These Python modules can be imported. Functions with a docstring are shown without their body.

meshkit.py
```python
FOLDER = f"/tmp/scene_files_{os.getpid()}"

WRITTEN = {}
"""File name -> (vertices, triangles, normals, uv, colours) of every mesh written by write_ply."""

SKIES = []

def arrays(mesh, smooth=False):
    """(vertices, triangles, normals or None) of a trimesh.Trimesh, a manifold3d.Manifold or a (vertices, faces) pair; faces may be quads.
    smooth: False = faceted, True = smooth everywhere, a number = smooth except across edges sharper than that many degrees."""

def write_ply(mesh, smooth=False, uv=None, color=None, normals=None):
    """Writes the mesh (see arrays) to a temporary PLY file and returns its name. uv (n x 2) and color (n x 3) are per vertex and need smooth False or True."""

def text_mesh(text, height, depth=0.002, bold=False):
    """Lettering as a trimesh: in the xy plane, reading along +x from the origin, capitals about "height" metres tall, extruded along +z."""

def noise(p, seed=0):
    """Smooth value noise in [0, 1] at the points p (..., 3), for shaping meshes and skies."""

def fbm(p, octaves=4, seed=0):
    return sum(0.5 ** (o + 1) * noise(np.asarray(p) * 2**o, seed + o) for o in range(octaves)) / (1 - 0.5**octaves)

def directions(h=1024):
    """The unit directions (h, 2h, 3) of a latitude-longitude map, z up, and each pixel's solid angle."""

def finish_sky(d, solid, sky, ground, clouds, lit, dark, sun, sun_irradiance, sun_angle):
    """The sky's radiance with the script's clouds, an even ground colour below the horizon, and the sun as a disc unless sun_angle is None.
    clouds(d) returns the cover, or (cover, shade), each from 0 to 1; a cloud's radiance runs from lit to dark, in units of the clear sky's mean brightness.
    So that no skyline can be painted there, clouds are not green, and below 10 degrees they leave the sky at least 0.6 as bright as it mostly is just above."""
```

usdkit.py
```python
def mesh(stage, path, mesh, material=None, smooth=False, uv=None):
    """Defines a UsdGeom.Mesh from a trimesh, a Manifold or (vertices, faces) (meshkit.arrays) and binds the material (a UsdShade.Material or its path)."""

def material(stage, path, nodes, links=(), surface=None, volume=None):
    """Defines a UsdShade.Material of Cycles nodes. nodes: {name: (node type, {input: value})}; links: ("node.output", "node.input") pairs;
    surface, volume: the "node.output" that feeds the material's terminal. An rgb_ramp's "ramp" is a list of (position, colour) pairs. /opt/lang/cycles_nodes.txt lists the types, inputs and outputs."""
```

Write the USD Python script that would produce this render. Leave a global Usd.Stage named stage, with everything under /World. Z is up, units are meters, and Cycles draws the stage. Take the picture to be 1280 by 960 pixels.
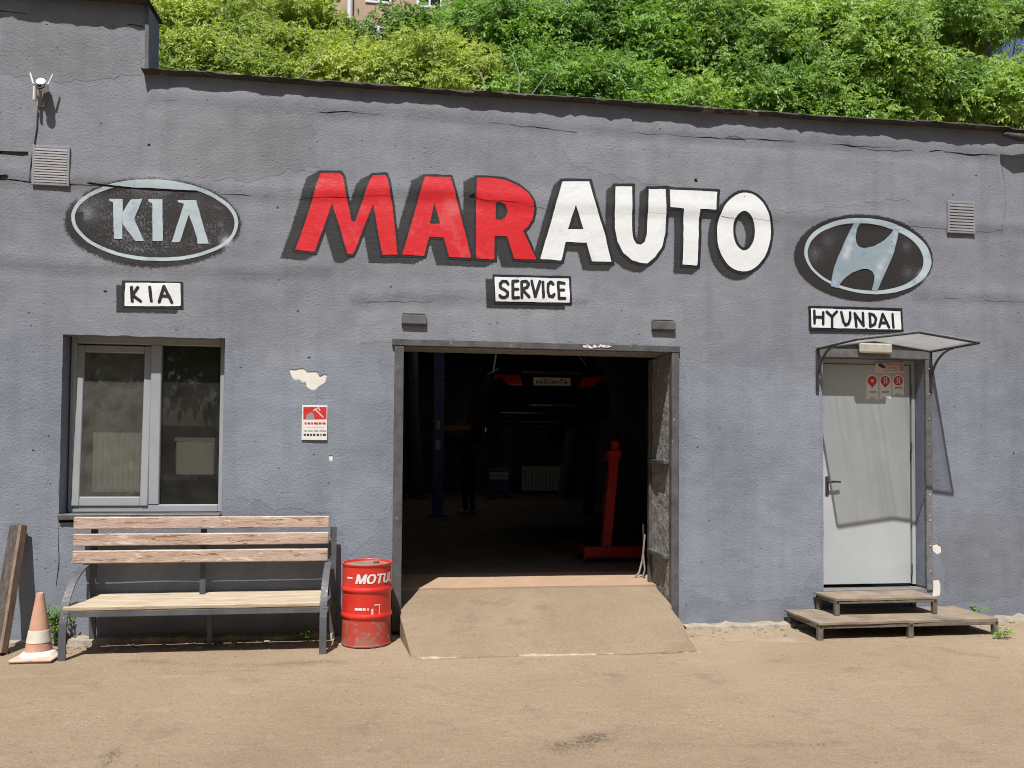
import math, random
import numpy as np, trimesh, shapely, manifold3d
from shapely.geometry import Polygon, LineString, Point, box as sbox, MultiPolygon
from shapely.ops import unary_union
from shapely import affinity
from pxr import Usd, UsdGeom, UsdLux, UsdShade, Gf, Sdf, Vt
import usdkit, meshkit
from meshkit import fbm, noise

stage = Usd.Stage.CreateInMemory()
UsdGeom.SetStageUpAxis(stage, UsdGeom.Tokens.z)
UsdGeom.SetStageMetersPerUnit(stage, 1.0)
UsdGeom.Xform.Define(stage, '/World')
UsdGeom.Scope.Define(stage, '/World/Looks')
rng = np.random.default_rng(7)
random.seed(7)

# ------------------------------------------------------------------ camera
F_PX, CX, CY = 1000.0, 640.0, 531.0
YAW, PITCH, ROLL = math.radians(8), math.radians(1.66), 0.008
C = np.array([0, -6.85, 1.57])
FW = np.array([math.sin(YAW) * math.cos(PITCH), math.cos(YAW) * math.cos(PITCH), math.sin(PITCH)])
_r = np.array([math.cos(YAW), -math.sin(YAW), 0]); _u = np.cross(_r, FW)
RT, UP = _r * math.cos(ROLL) + _u * math.sin(ROLL), -_r * math.sin(ROLL) + _u * math.cos(ROLL)
cam = UsdGeom.Camera.Define(stage, '/World/camera')
M4 = np.eye(4); M4[0, :3], M4[1, :3], M4[2, :3], M4[3, :3] = RT, UP, -FW, C
cam.AddTransformOp().Set(Gf.Matrix4d(*M4.ravel().tolist()))
cam.CreateHorizontalApertureAttr(36.0); cam.CreateVerticalApertureAttr(27.0)
cam.CreateFocalLengthAttr(F_PX / 1280 * 36.0)
cam.CreateVerticalApertureOffsetAttr((CY - 480) / 1280 * 36.0)
cam.CreateClippingRangeAttr(Gf.Vec2f(0.05, 2000))
cam.CreateExposureAttr(0.75)


def ray(x, y): return FW + RT * (x - CX) / F_PX - UP * (y - CY) / F_PX
def onY(x, y, Y=0.0):
    r = ray(x, y); return C + r * (Y - C[1]) / r[1]
def onZ(x, y, Z=0.0):
    r = ray(x, y); return C + r * (Z - C[2]) / r[2]

# ------------------------------------------------------------------ sky and sun
SUN = np.array([-0.23, -0.65, 1.33]); SUN /= np.linalg.norm(SUN)
sky = usdkit.material(stage, '/World/Looks/sky', {
    's': ('sky_texture', {'sky_type': 'single_scattering', 'sun_disc': False, 'sun_elevation': math.asin(SUN[2]), 'sun_rotation': math.atan2(SUN[0], SUN[1]), 'aerosol_density': 3.0}),
    'b': ('background_shader', {'strength': 0.05})}, [('s.color', 'b.color')], surface='b.background')
dome = UsdLux.DomeLight.Define(stage, '/World/sky')
UsdShade.MaterialBindingAPI.Apply(dome.GetPrim()).Bind(sky)
dome.GetPrim().SetCustomDataByKey('kind', 'structure')
sun = UsdLux.DistantLight.Define(stage, '/World/sun')
sun.CreateNormalizeAttr(True); sun.CreateIntensityAttr(1.2); sun.CreateAngleAttr(0.5); sun.CreateColorAttr(Gf.Vec3f(1.0, 0.965, 0.92))
_z = SUN; _x = np.cross([0, 0, 1], _z); _x /= np.linalg.norm(_x); _y = np.cross(_z, _x)
m = np.eye(4); m[0, :3], m[1, :3], m[2, :3] = _x, _y, _z
sun.AddTransformOp().Set(Gf.Matrix4d(*m.ravel().tolist()))

# ------------------------------------------------------------------ scene helpers
_used, _loc = {}, {'/World': np.zeros(3)}


def numbered(parent, name):
    k = (parent, name); n = _used.get(k, 0); _used[k] = n + 1
    return f'{parent}/{name}' + (f'_{n:03d}' if n else '')


def tag(prim, label=None, cat=None, group=None, kind=None):
    for k, v in (('label', label), ('category', cat), ('group', group), ('kind', kind)):
        if v: prim.SetCustomDataByKey(k, v)
    return prim


def thing(name, label=None, cat=None, loc=(0, 0, 0), group=None, kind=None, parent='/World'):
    p = numbered(parent, name)
    x = UsdGeom.Xform.Define(stage, p)
    base = np.asarray(loc, float); x.AddTranslateOp().Set(Gf.Vec3d(*(base - _loc[parent]).tolist())); _loc[p] = base
    tag(x.GetPrim(), label, cat, group, kind)
    return p


def part(name, parent): return thing(name, loc=_loc[parent], parent=parent)


def cat(*ms):
    ms = [x for m in ms for x in (m if isinstance(m, list) else [m])]
    return trimesh.util.concatenate(ms)


def obj(name, mesh, mat, parent='/World', label=None, cat=None, group=None, kind=None, smooth=False, loc=None, normals=None, primvar=None):
    """one Mesh prim; world coordinates in, stored relative to its parent"""
    p = numbered(parent, name)
    if isinstance(mesh, list): mesh = trimesh.util.concatenate(mesh)
    v, f, n = meshkit.arrays(mesh, smooth)
    if normals is not None: n = normals
    base = _loc[parent] if parent in _loc else np.zeros(3)
    if loc is not None: base = base + 0; off = np.asarray(loc, float)
    else: off = base
    g = UsdGeom.Mesh.Define(stage, p)
    g.CreatePointsAttr(Vt.Vec3fArray.FromNumpy((v - off).astype(np.float32)))
    g.CreateFaceVertexCountsAttr(Vt.IntArray.FromNumpy(np.full(len(f), 3, np.int32)))
    g.CreateFaceVertexIndicesAttr(Vt.IntArray.FromNumpy(f.astype(np.int32).ravel()))
    g.CreateSubdivisionSchemeAttr('none')
    if n is not None:
        g.CreateNormalsAttr(Vt.Vec3fArray.FromNumpy(n.astype(np.float32))); g.SetNormalsInterpolation('vertex')
    if primvar is not None:
        UsdGeom.PrimvarsAPI(g).CreatePrimvar('spray', Sdf.ValueTypeNames.FloatArray, 'vertex').Set(Vt.FloatArray.FromNumpy(np.asarray(primvar, np.float32)))
    if loc is not None: g.AddTranslateOp().Set(Gf.Vec3d(*(off - base).tolist()))
    if mat is not None: UsdShade.MaterialBindingAPI.Apply(g.GetPrim()).Bind(mat)
    _loc[p] = off
    tag(g.GetPrim(), label, cat, group, kind)
    return p


def cbox(x0, x1, y0, y1, z0, z1, c=0.004):
    c = min(c, 0.45 * min(x1 - x0, y1 - y0, z1 - z0))
    if c <= 0: return trimesh.creation.box(bounds=[[x0, y0, z0], [x1, y1, z1]])
    p = []
    for sx in (0, 1):
        for sy in (0, 1):
            for sz in (0, 1):
                X, Y, Z = (x0, x1)[sx], (y0, y1)[sy], (z0, z1)[sz]
                dx, dy, dz = c * (1 - 2 * sx), c * (1 - 2 * sy), c * (1 - 2 * sz)
                p += [(X, Y + dy, Z + dz), (X + dx, Y, Z + dz), (X + dx, Y + dy, Z)]
    return trimesh.convex.convex_hull(np.array(p))


def wobble(mesh, amp, scale, seed=0, sub=None):
    if sub:
        v, f = trimesh.remesh.subdivide_to_size(mesh.vertices, mesh.faces, sub)
        mesh = trimesh.Trimesh(v, f, process=True)
    v = mesh.vertices.copy()
    for k in range(3): v[:, k] += amp * (fbm(v * scale, 3, seed + 11 * k) - 0.5) * 2
    return trimesh.Trimesh(v, mesh.faces, process=False)


def tube(pts, r, n=8, cap=True):
    pts = np.asarray(pts, float); k = len(pts)
    r = np.broadcast_to(np.asarray(r, float), (k,))
    t = np.gradient(pts, axis=0); t /= np.linalg.norm(t, axis=1, keepdims=True)
    a = np.array([0, 0, 1.0]) if abs(t[0, 2]) < 0.9 else np.array([1.0, 0, 0])
    vs = []
    for i in range(k):
        u = np.cross(a, t[i]); u /= np.linalg.norm(u); w = np.cross(t[i], u); a = w if abs(w @ t[min(i + 1, k - 1)]) < 0.9 else a
        an = np.arange(n) / n * 2 * math.pi
        vs.append(pts[i] + r[i] * (np.cos(an)[:, None] * u + np.sin(an)[:, None] * w))
    v = np.vstack(vs); f = []
    for i in range(k - 1):
        for j in range(n):
            j2 = (j + 1) % n
            f += [(i * n + j, i * n + j2, (i + 1) * n + j2), (i * n + j, (i + 1) * n + j2, (i + 1) * n + j)]
    if cap:
        v = np.vstack([v, pts[0], pts[-1]]); c0, c1 = len(v) - 2, len(v) - 1
        for j in range(n):
            f += [(c0, (j + 1) % n, j), (c1, (k - 1) * n + j, (k - 1) * n + (j + 1) % n)]
    return trimesh.Trimesh(v, f, process=False)


def bar(pts, side, w, t):
    """flat bar swept along pts: width w along the vector side, thickness t across it"""
    pts = np.asarray(pts, float); side = np.asarray(side, float) / np.linalg.norm(side)
    tn = np.gradient(pts, axis=0); tn /= np.linalg.norm(tn, axis=1, keepdims=True)
    nr = np.cross(tn, side); nr /= np.linalg.norm(nr, axis=1, keepdims=True)
    v = np.stack([pts + s * side * w / 2 + q * nr * t / 2 for s, q in ((-1, -1), (1, -1), (1, 1), (-1, 1))], 1).reshape(-1, 3)
    f = []; k = len(pts)
    for i in range(k - 1):
        for j in range(4):
            j2 = (j + 1) % 4
            f += [(i * 4 + j, i * 4 + j2, (i + 1) * 4 + j2), (i * 4 + j, (i + 1) * 4 + j2, (i + 1) * 4 + j)]
    e = (k - 1) * 4
    f += [(0, 2, 1), (0, 3, 2), (e, e + 1, e + 2), (e, e + 2, e + 3)]
    m = trimesh.Trimesh(v, f, process=False); m.fix_normals(); return m


def lathe(profile, n=40, at=(0, 0, 0)):
    m = trimesh.creation.revolve(np.array(profile, float), sections=n); m.apply_translation(at); return m


def poly_flat(poly, y, thick=0.003):
    """plate: a polygon in x, z given a thickness towards -y from the plane y"""
    ms = []
    for g in getattr(poly, 'geoms', [poly]):
        if g.is_empty or g.geom_type != 'Polygon': continue
        e = trimesh.creation.extrude_polygon(g, thick, engine='earcut')
        v = e.vertices[:, [0, 2, 1]].copy(); v[:, 1] = y - v[:, 1]
        ms.append(trimesh.Trimesh(v, e.faces, process=False))
    return trimesh.util.concatenate(ms)


def text_wall(text, height, x, y, z, bold=True, sx=1.0, depth=0.002, rot=0):
    t = meshkit.text_mesh(text, height, depth, bold)
    v = t.vertices.copy(); v[:, 0] *= sx
    if rot: c, s = math.cos(rot), math.sin(rot); v[:, :2] = np.stack([c * v[:, 0] - s * v[:, 1], s * v[:, 0] + c * v[:, 1]], 1)
    return trimesh.Trimesh(np.stack([x + v[:, 0], y - v[:, 2], z + v[:, 1]], 1), t.faces, process=False)


def px_poly(pts, s, ox, oy, Y=0.0):
    """points read in an enlargement (scale s, offset ox, oy) of the photograph, put on the wall plane"""
    out = [onY(ox + x / s, oy + y / s, Y) for x, y in pts]
    return Polygon([(p[0], p[2]) for p in out]).buffer(0)


def px_line(pts, s=1, ox=0, oy=0, Y=0.0):
    return [(p[0], p[2]) for p in (onY(ox + x / s, oy + y / s, Y) for x, y in pts)]


def smooth_poly(p, r): return p.buffer(r).buffer(-2 * r).buffer(r)

# ------------------------------------------------------------------ materials
L = '/World/Looks/'
ALB = 0.735   # all the yard's paints and dusts read this much darker than first matched


def dim(c): return tuple(ALB * float(v) for v in c)


def mat(name, stops, scale=6, detail=6, rough=0.7, bump=0.3, bscale=60, bdist=0.004, stretch=None, metallic=0.0, spec=0.5, rvar=0.15, sheen=0, spots=None, local=False):
    """a surface whose colour runs over the stops by noise; fine relief from a second noise. spots: (colour, scale, threshold)"""
    stops = [(p_, dim(c_)) for p_, c_ in stops]
    N = {'pos': ('texture_coordinate', {}) if local else ('geometry', {}),
         'n': ('noise_texture', {'scale': scale, 'detail': detail, 'roughness': 0.62}),
         'r': ('rgb_ramp', {'ramp': stops}),
         'b': ('noise_texture', {'scale': bscale, 'detail': 5, 'roughness': 0.6}),
         'bm': ('bump', {'strength': bump, 'distance': bdist}),
         'rg': ('map_range', {'from_min': 0.3, 'from_max': 0.7, 'to_min': max(0.05, rough - rvar), 'to_max': min(1, rough + rvar)}),
         'p': ('principled_bsdf', {'metallic': metallic, 'specular_ior_level': spec})}
    src = 'pos.object' if local else 'pos.position'
    K = []
    if stretch:
        N['mp'] = ('mapping', {'scale': stretch}); K += [(src, 'mp.vector')]; src = 'mp.vector'
    K += [(src, 'n.vector'), (src, 'b.vector'), ('n.fac', 'r.fac'), ('b.fac', 'bm.height'), ('bm.normal', 'p.normal'), ('b.fac', 'rg.value'), ('rg.result', 'p.roughness')]
    col = 'r.color'
    if spots:
        for i, (c, sc, th) in enumerate(spots):
            N[f's{i}'] = ('noise_texture', {'scale': sc, 'detail': 6, 'roughness': 0.7, 'distortion': 0.6})
            N[f'sm{i}'] = ('map_range', {'range_type': 'smoothstep', 'from_min': th, 'from_max': th + 0.035, 'to_min': 0.0, 'to_max': 1.0})
            N[f'mx{i}'] = ('mix', {'color2': dim(c)})
            K += [(src, f's{i}.vector'), (f's{i}.fac', f'sm{i}.value'), (f'sm{i}.result', f'mx{i}.fac'), (col, f'mx{i}.color1')]
            col = f'mx{i}.color'
    K += [(col, 'p.base_color')]
    return usdkit.material(stage, L + name, N, K, surface='p.BSDF')


def two(a, b): return [(0.3, a), (0.7, b)]


def wall_material(name, tint):
    """trowelled and painted render: mottled paint, brush streaks, pits, dirt splashed near the ground"""
    a = np.array(dim(tint))
    N = {'g': ('geometry', {}), 'sx': ('separate_xyz', {}),
         'n1': ('noise_texture', {'scale': 0.9, 'detail': 8, 'roughness': 0.6}), 'r1': ('rgb_ramp', {'ramp': [(0.28, a * 0.76), (0.5, a), (0.72, a * 1.16)]}),
         'mp': ('mapping', {'scale': (5.0, 5.0, 9.0)}), 'n2': ('noise_texture', {'scale': 1.0, 'detail': 6, 'roughness': 0.65}), 'r2': ('rgb_ramp', {'ramp': [(0.3, (0.86, 0.86, 0.87)), (0.65, (1.08, 1.08, 1.07))]}),
         'm1': ('mix', {'mix_type': 'multiply', 'fac': 0.8}),
         'n3': ('noise_texture', {'scale': 24, 'detail': 8, 'roughness': 0.75}), 'r3': ('rgb_ramp', {'ramp': [(0.25, (0.7, 0.7, 0.7)), (0.42, (1, 1, 1)), (0.62, (1, 1, 1)), (0.78, (1.25, 1.25, 1.22))]}),
         'm2': ('mix', {'mix_type': 'multiply', 'fac': 1.0}), 'mv': ('mapping', {'scale': (7.0, 7.0, 0.45)}), 'ns': ('noise_texture', {'scale': 1.0, 'detail': 6, 'roughness': 0.6}), 'rs': ('rgb_ramp', {'ramp': [(0.36, (0.8, 0.8, 0.79)), (0.52, (1, 1, 1)), (0.75, (1.05, 1.05, 1.05))]}), 'm5': ('mix', {'mix_type': 'multiply', 'fac': 0.4}), 'zt': ('math', {'math_type': 'multiply_add', 'value2': 0.55}), 'mt': ('map_range', {'range_type': 'smoothstep', 'from_min': 1.72, 'from_max': 1.92, 'to_min': 1.0, 'to_max': 0.0}), 'nt': ('noise_texture', {'scale': 0.8, 'detail': 7, 'roughness': 0.6}), 'm4': ('mix', {'mix_type': 'multiply', 'color2': (0.97, 1.03, 1.11)}),
         'nd': ('noise_texture', {'scale': 3.2, 'detail': 7, 'roughness': 0.7}), 'zd': ('math', {'math_type': 'multiply_add', 'value2': 0.75}),
         'md': ('map_range', {'range_type': 'smoothstep', 'from_min': 0.2, 'from_max': 0.62, 'to_min': 0.85, 'to_max': 0.0}),
         'm3': ('mix', {'color2': dim((0.25, 0.215, 0.17))}),
         'vt': ('voronoi_texture', {'scale': 9.0, 'randomness': 1.0}), 'vc': ('separate_color', {}), 
         'b1': ('noise_texture', {'scale': 42, 'detail': 8, 'roughness': 0.72}), 'b2': ('noise_texture', {'scale': 70, 'detail': 6, 'roughness': 0.7}),
         'v': ('voronoi_texture', {'scale': 26, 'randomness': 1.0}), 'vm': ('map_range', {'from_min': 0.0, 'from_max': 0.2, 'to_min': 0.0, 'to_max': 1.0, 'clamp': True}),
         'pn': ('noise_texture', {'scale': 2.2, 'detail': 3}), 'pm': ('map_range', {'range_type': 'smoothstep', 'from_min': 0.52, 'from_max': 0.64, 'to_min': 0.0, 'to_max': 1.0}),
         'inv': ('math', {'math_type': 'subtract', 'value1': 1.0}), 'pit': ('math', {'math_type': 'multiply'}),
         'h1': ('math', {'math_type': 'multiply_add', 'value2': 0.8}), 'h2': ('math', {'math_type': 'multiply_add', 'value2': -0.8}), 'h0': ('math', {'math_type': 'multiply', 'value2': 0.5}),
         'bm': ('bump', {'strength': 0.85, 'distance': 0.0085}),
         'p': ('principled_bsdf', {'roughness': 0.72, 'specular_ior_level': 0.35})}
    K = [('g.position', k + '.vector') for k in ('n1', 'mp', 'n3', 'nd', 'nt', 'b1', 'b2', 'v', 'pn', 'sx')]
    K += [('mp.vector', 'n2.vector'), ('n1.fac', 'r1.fac'), ('n2.fac', 'r2.fac'), ('n3.fac', 'r3.fac'), ('r1.color', 'm1.color1'), ('r2.color', 'm1.color2'),
          ('m1.color', 'm2.color1'), ('r3.color', 'm2.color2'), ('sx.z', 'zd.value1'), ('nd.fac', 'zd.value3'), ('zd.value', 'md.value'), ('md.result', 'm3.fac'), ('g.position', 'mv.vector'), ('mv.vector', 'ns.vector'), ('ns.fac', 'rs.fac'), ('m2.color', 'm5.color1'), ('rs.color', 'm5.color2'), ('m5.color', 'm4.color1'), ('sx.z', 'zt.value1'), ('nt.fac', 'zt.value3'), ('zt.value', 'mt.value'), ('mt.result', 'm4.fac'), ('m4.color', 'm3.color1'), ('m3.color', 'p.base_color'),
          ('v.distance', 'vm.value'), ('vm.result', 'inv.value2'), ('pn.fac', 'pm.value'), ('inv.value', 'pit.value1'), ('pm.result', 'pit.value2'),
          ('b2.fac', 'h0.value1'), ('b1.fac', 'h1.value1'), ('h0.value', 'h1.value3'), ('pit.value', 'h2.value1'), ('h1.value', 'h2.value3'), ('h2.value', 'bm.height'), ('bm.normal', 'p.normal')]
    N.pop('vt'); N.pop('vc')
    return usdkit.material(stage, L + name, N, K, surface='p.BSDF')


def paint_material(name, col, wear, wear_amt, rough=0.5, speck=None):
    """wall paint over the rough render: col, worn towards wear by noise"""
    col, wear, speck = dim(col), dim(wear), dim(speck or wear)
    N = {'g': ('geometry', {}), 'n': ('noise_texture', {'scale': 3.5, 'detail': 8, 'roughness': 0.68}), 'm': ('map_range', {'range_type': 'smoothstep', 'from_min': 0.5, 'from_max': 0.72, 'to_min': 0, 'to_max': wear_amt}),
         'n3': ('noise_texture', {'scale': 110, 'detail': 3, 'roughness': 0.7}), 'm3': ('map_range', {'range_type': 'smoothstep', 'from_min': 0.57, 'from_max': 0.68, 'to_min': 0, 'to_max': 0.55}),
         'x': ('mix', {'color1': col, 'color2': wear}), 'y': ('mix', {'color2': speck or wear}),
         'b1': ('noise_texture', {'scale': 14, 'detail': 6, 'roughness': 0.6}), 'b2': ('noise_texture', {'scale': 85, 'detail': 4}), 'h0': ('math', {'math_type': 'multiply', 'value2': 0.5}), 'h1': ('math', {'math_type': 'multiply_add', 'value2': 1.2}),
         'bm': ('bump', {'strength': 0.5, 'distance': 0.006}), 'p': ('principled_bsdf', {'roughness': rough, 'specular_ior_level': 0.4})}
    K = [('g.position', k + '.vector') for k in ('n', 'n3', 'b1', 'b2')] + [('n.fac', 'm.value'), ('m.result', 'x.fac'), ('n3.fac', 'm3.value'), ('m3.result', 'y.fac'), ('x.color', 'y.color1'), ('y.color', 'p.base_color'),
         ('b2.fac', 'h0.value1'), ('b1.fac', 'h1.value1'), ('h0.value', 'h1.value3'), ('h1.value', 'bm.height'), ('bm.normal', 'p.normal')]
    return usdkit.material(stage, L + name, N, K, surface='p.BSDF')


def spray_material(name, col, amount=1.0, grain=0.36):
    """aerosol paint whose cover is the vertex value "spray", broken up into droplets"""
    N = {'g': ('geometry', {}), 'a': ('attribute', {}), 'n': ('noise_texture', {'scale': 90, 'detail': 4, 'roughness': 0.7}),
         'e': ('map_range', {'from_min': 0.3, 'from_max': 0.7, 'to_min': -grain, 'to_max': grain}), 's': ('math', {'math_type': 'add'}), 'm': ('map_range', {'range_type': 'smoothstep', 'from_min': 0.3 if grain > 0.2 else 0.0, 'from_max': 0.7 if grain > 0.2 else 1.0, 'to_min': 0, 'to_max': amount}),
         'b1': ('noise_texture', {'scale': 40, 'detail': 6}), 'bm': ('bump', {'strength': 0.6, 'distance': 0.006}),
         'd': ('principled_bsdf', {'base_color': dim(col), 'roughness': 0.65, 'specular_ior_level': 0.3}), 't': ('transparent_bsdf', {}), 'x': ('mix_closure', {})}
    K = [('g.position', 'n.vector'), ('g.position', 'b1.vector'), ('b1.fac', 'bm.height'), ('bm.normal', 'd.normal'), ('n.fac', 'e.value'), ('a.fac', 's.value1'), ('e.result', 's.value2'), ('s.value', 'm.value'),
         ('m.result', 'x.fac'), ('t.BSDF', 'x.closure1'), ('d.BSDF', 'x.closure2')]
    mt = usdkit.material(stage, L + name, N, K, surface='x.closure')
    UsdShade.Shader.Get(stage, L + name + '/a').CreateInput('attribute', Sdf.ValueTypeNames.String).Set('spray')
    return mt


def leaf_material(name, dark, mid, light):
    N = {'g': ('geometry', {}), 'n': ('noise_texture', {'scale': 0.55, 'detail': 3}), 'ad': ('math', {'math_type': 'multiply_add', 'value2': 0.45}), 'sc': ('math', {'math_type': 'multiply', 'value2': 0.62}),
         'r': ('rgb_ramp', {'ramp': [(0.2, dark), (0.52, mid), (0.8, light)]}), 'd': ('principled_bsdf', {'roughness': 0.5, 'specular_ior_level': 0.35}), 't': ('translucent_bsdf', {}), 'x': ('mix_closure', {'fac': 0.35}),
         'tc': ('mix', {'mix_type': 'multiply', 'fac': 1.0, 'color2': (1.5, 1.35, 0.6)})}
    K = [('g.position', 'n.vector'), ('g.random_per_island', 'ad.value1'), ('n.fac', 'sc.value1'), ('sc.value', 'ad.value3'), ('ad.value', 'r.fac'), ('r.color', 'd.base_color'), ('r.color', 'tc.color1'), ('tc.color', 't.color'),
         ('d.BSDF', 'x.closure1'), ('t.BSDF', 'x.closure2')]
    return usdkit.material(stage, L + name, N, K, surface='x.closure')


M = {}
M['wall'] = wall_material('grey_wall_paint', (0.226, 0.235, 0.267))
M['wall_patch'] = wall_material('newer_grey_wall_paint', (0.242, 0.256, 0.287))
M['wall_dark'] = wall_material('older_grey_wall_paint', (0.206, 0.211, 0.234))
M['wallback'] = mat('bare_render', two((0.14, 0.13, 0.12), (0.22, 0.2, 0.18)), 8, bump=0.6)
M['felt'] = mat('bitumen_felt', two((0.018, 0.017, 0.017), (0.07, 0.064, 0.058)), 5, rough=0.85, bump=0.7, bscale=40, bdist=0.01, spots=[((0.2, 0.17, 0.13), 7, 0.6)])
M['red'] = paint_material('red_wall_paint', (0.66, 0.008, 0.016), (0.66, 0.15, 0.15), 0.6, speck=(0.5, 0.012, 0.02))
M['white'] = paint_material('white_wall_paint', (0.8, 0.82, 0.83), (0.6, 0.63, 0.67), 0.6, speck=(0.7, 0.72, 0.76))
M['outline'] = paint_material('black_wall_paint', (0.012, 0.012, 0.014), (0.03, 0.03, 0.033), 0.6, speck=(0.05, 0.05, 0.055))
M['ice_shade'] = paint_material('blue_grey_wall_paint', (0.27, 0.35, 0.4), (0.17, 0.22, 0.26), 0.6, speck=(0.3, 0.38, 0.43))
M['ice'] = paint_material('pale_blue_wall_paint', (0.44, 0.52, 0.56), (0.24, 0.29, 0.33), 0.9, speck=(0.5, 0.6, 0.64))
M['spray_dark'] = spray_material('dark_aerosol', (0.032, 0.032, 0.034), 0.97)
M['spray_oval'] = spray_material('brown_black_aerosol', (0.024, 0.021, 0.02), 0.95)
M['spray_white'] = spray_material('white_aerosol', (0.8, 0.86, 0.92), 0.75, 0.12)
M['chip'] = mat('bare_plaster', two((0.72, 0.7, 0.62), (0.82, 0.8, 0.74)), 12, bump=0.3)
M['steel_grey'] = mat('grey_painted_steel', two((0.055, 0.06, 0.07), (0.115, 0.12, 0.135)), 5, rough=0.6, spots=[((0.13, 0.085, 0.055), 14, 0.62), ((0.26, 0.26, 0.27), 20, 0.66)])
M['steel_frame'] = mat('frame_steel_paint', two((0.05, 0.05, 0.054), (0.12, 0.12, 0.125)), 7, rough=0.55, bump=0.5, spots=[((0.3, 0.29, 0.28), 16, 0.66)])
M['steel_dark'] = mat('dark_steel', two((0.02, 0.02, 0.022), (0.05, 0.048, 0.05)), 9, rough=0.5)
M['reveal'] = mat('rough_grey_render', two((0.12, 0.118, 0.115), (0.38, 0.365, 0.34)), 22, 8, rough=0.9, bump=1.0, bscale=36, bdist=0.02)
M['pvc'] = mat('grey_pvc', two((0.3, 0.32, 0.345), (0.36, 0.38, 0.405)), 3, rough=0.4, bump=0.05)
M['white_plastic'] = mat('white_plastic', two((0.7, 0.7, 0.66), (0.8, 0.8, 0.77)), 20, rough=0.4, bump=0.1)
M['lamp_cream'] = mat('aged_white_plastic', two((0.6, 0.58, 0.46), (0.74, 0.73, 0.64)), 9, rough=0.45, bump=0.1)
M['door'] = mat('door_paint', two((0.42, 0.45, 0.46), (0.49, 0.52, 0.535)), 2.5, rough=0.45, bump=0.1, spots=[((0.38, 0.37, 0.34), 5, 0.7)])
M['door_trim'] = mat('door_trim_paint', two((0.13, 0.13, 0.135), (0.22, 0.22, 0.22)), 18, rough=0.6, bump=0.6, spots=[((0.5, 0.49, 0.43), 12, 0.68)])
M['wood'] = mat('worn_painted_wood', [(0.24, (0.2, 0.125, 0.085)), (0.4, (0.44, 0.315, 0.25)), (0.75, (0.6, 0.47, 0.4))], 2.2, 8, rough=0.75, bump=0.6, bscale=9, bdist=0.006, stretch=(2.2, 14, 14), spots=[((0.24, 0.125, 0.065), 2.6, 0.565), ((0.68, 0.57, 0.43), 2.0, 0.58), ((0.12, 0.08, 0.05), 5.0, 0.68)])
M['wood_seat'] = mat('bare_weathered_wood', [(0.24, (0.2, 0.15, 0.1)), (0.42, (0.42, 0.34, 0.24)), (0.75, (0.58, 0.5, 0.38))], 2.2, 8, rough=0.8, bump=0.7, bscale=9, bdist=0.006, stretch=(1.6, 16, 16), spots=[((0.28, 0.18, 0.09), 3.0, 0.62), ((0.12, 0.08, 0.05), 5.0, 0.68)])
M['rusty'] = mat('rusty_dusty_steel', two((0.07, 0.06, 0.05), (0.2, 0.165, 0.13)), 18, 7, rough=0.85, bump=0.7)
M['wood_old'] = mat('old_brown_wood', [(0.25, (0.03, 0.026, 0.024)), (0.5, (0.075, 0.06, 0.052)), (0.75, (0.17, 0.13, 0.1))], 3, 8, rough=0.85, bump=0.9, bscale=10, bdist=0.008, stretch=(14, 14, 2.0))
M['wood_end'] = mat('brown_plank_face', two((0.15, 0.1, 0.07), (0.28, 0.19, 0.13)), 4, 8, rough=0.8, bump=0.7, stretch=(10, 10, 2))
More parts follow.
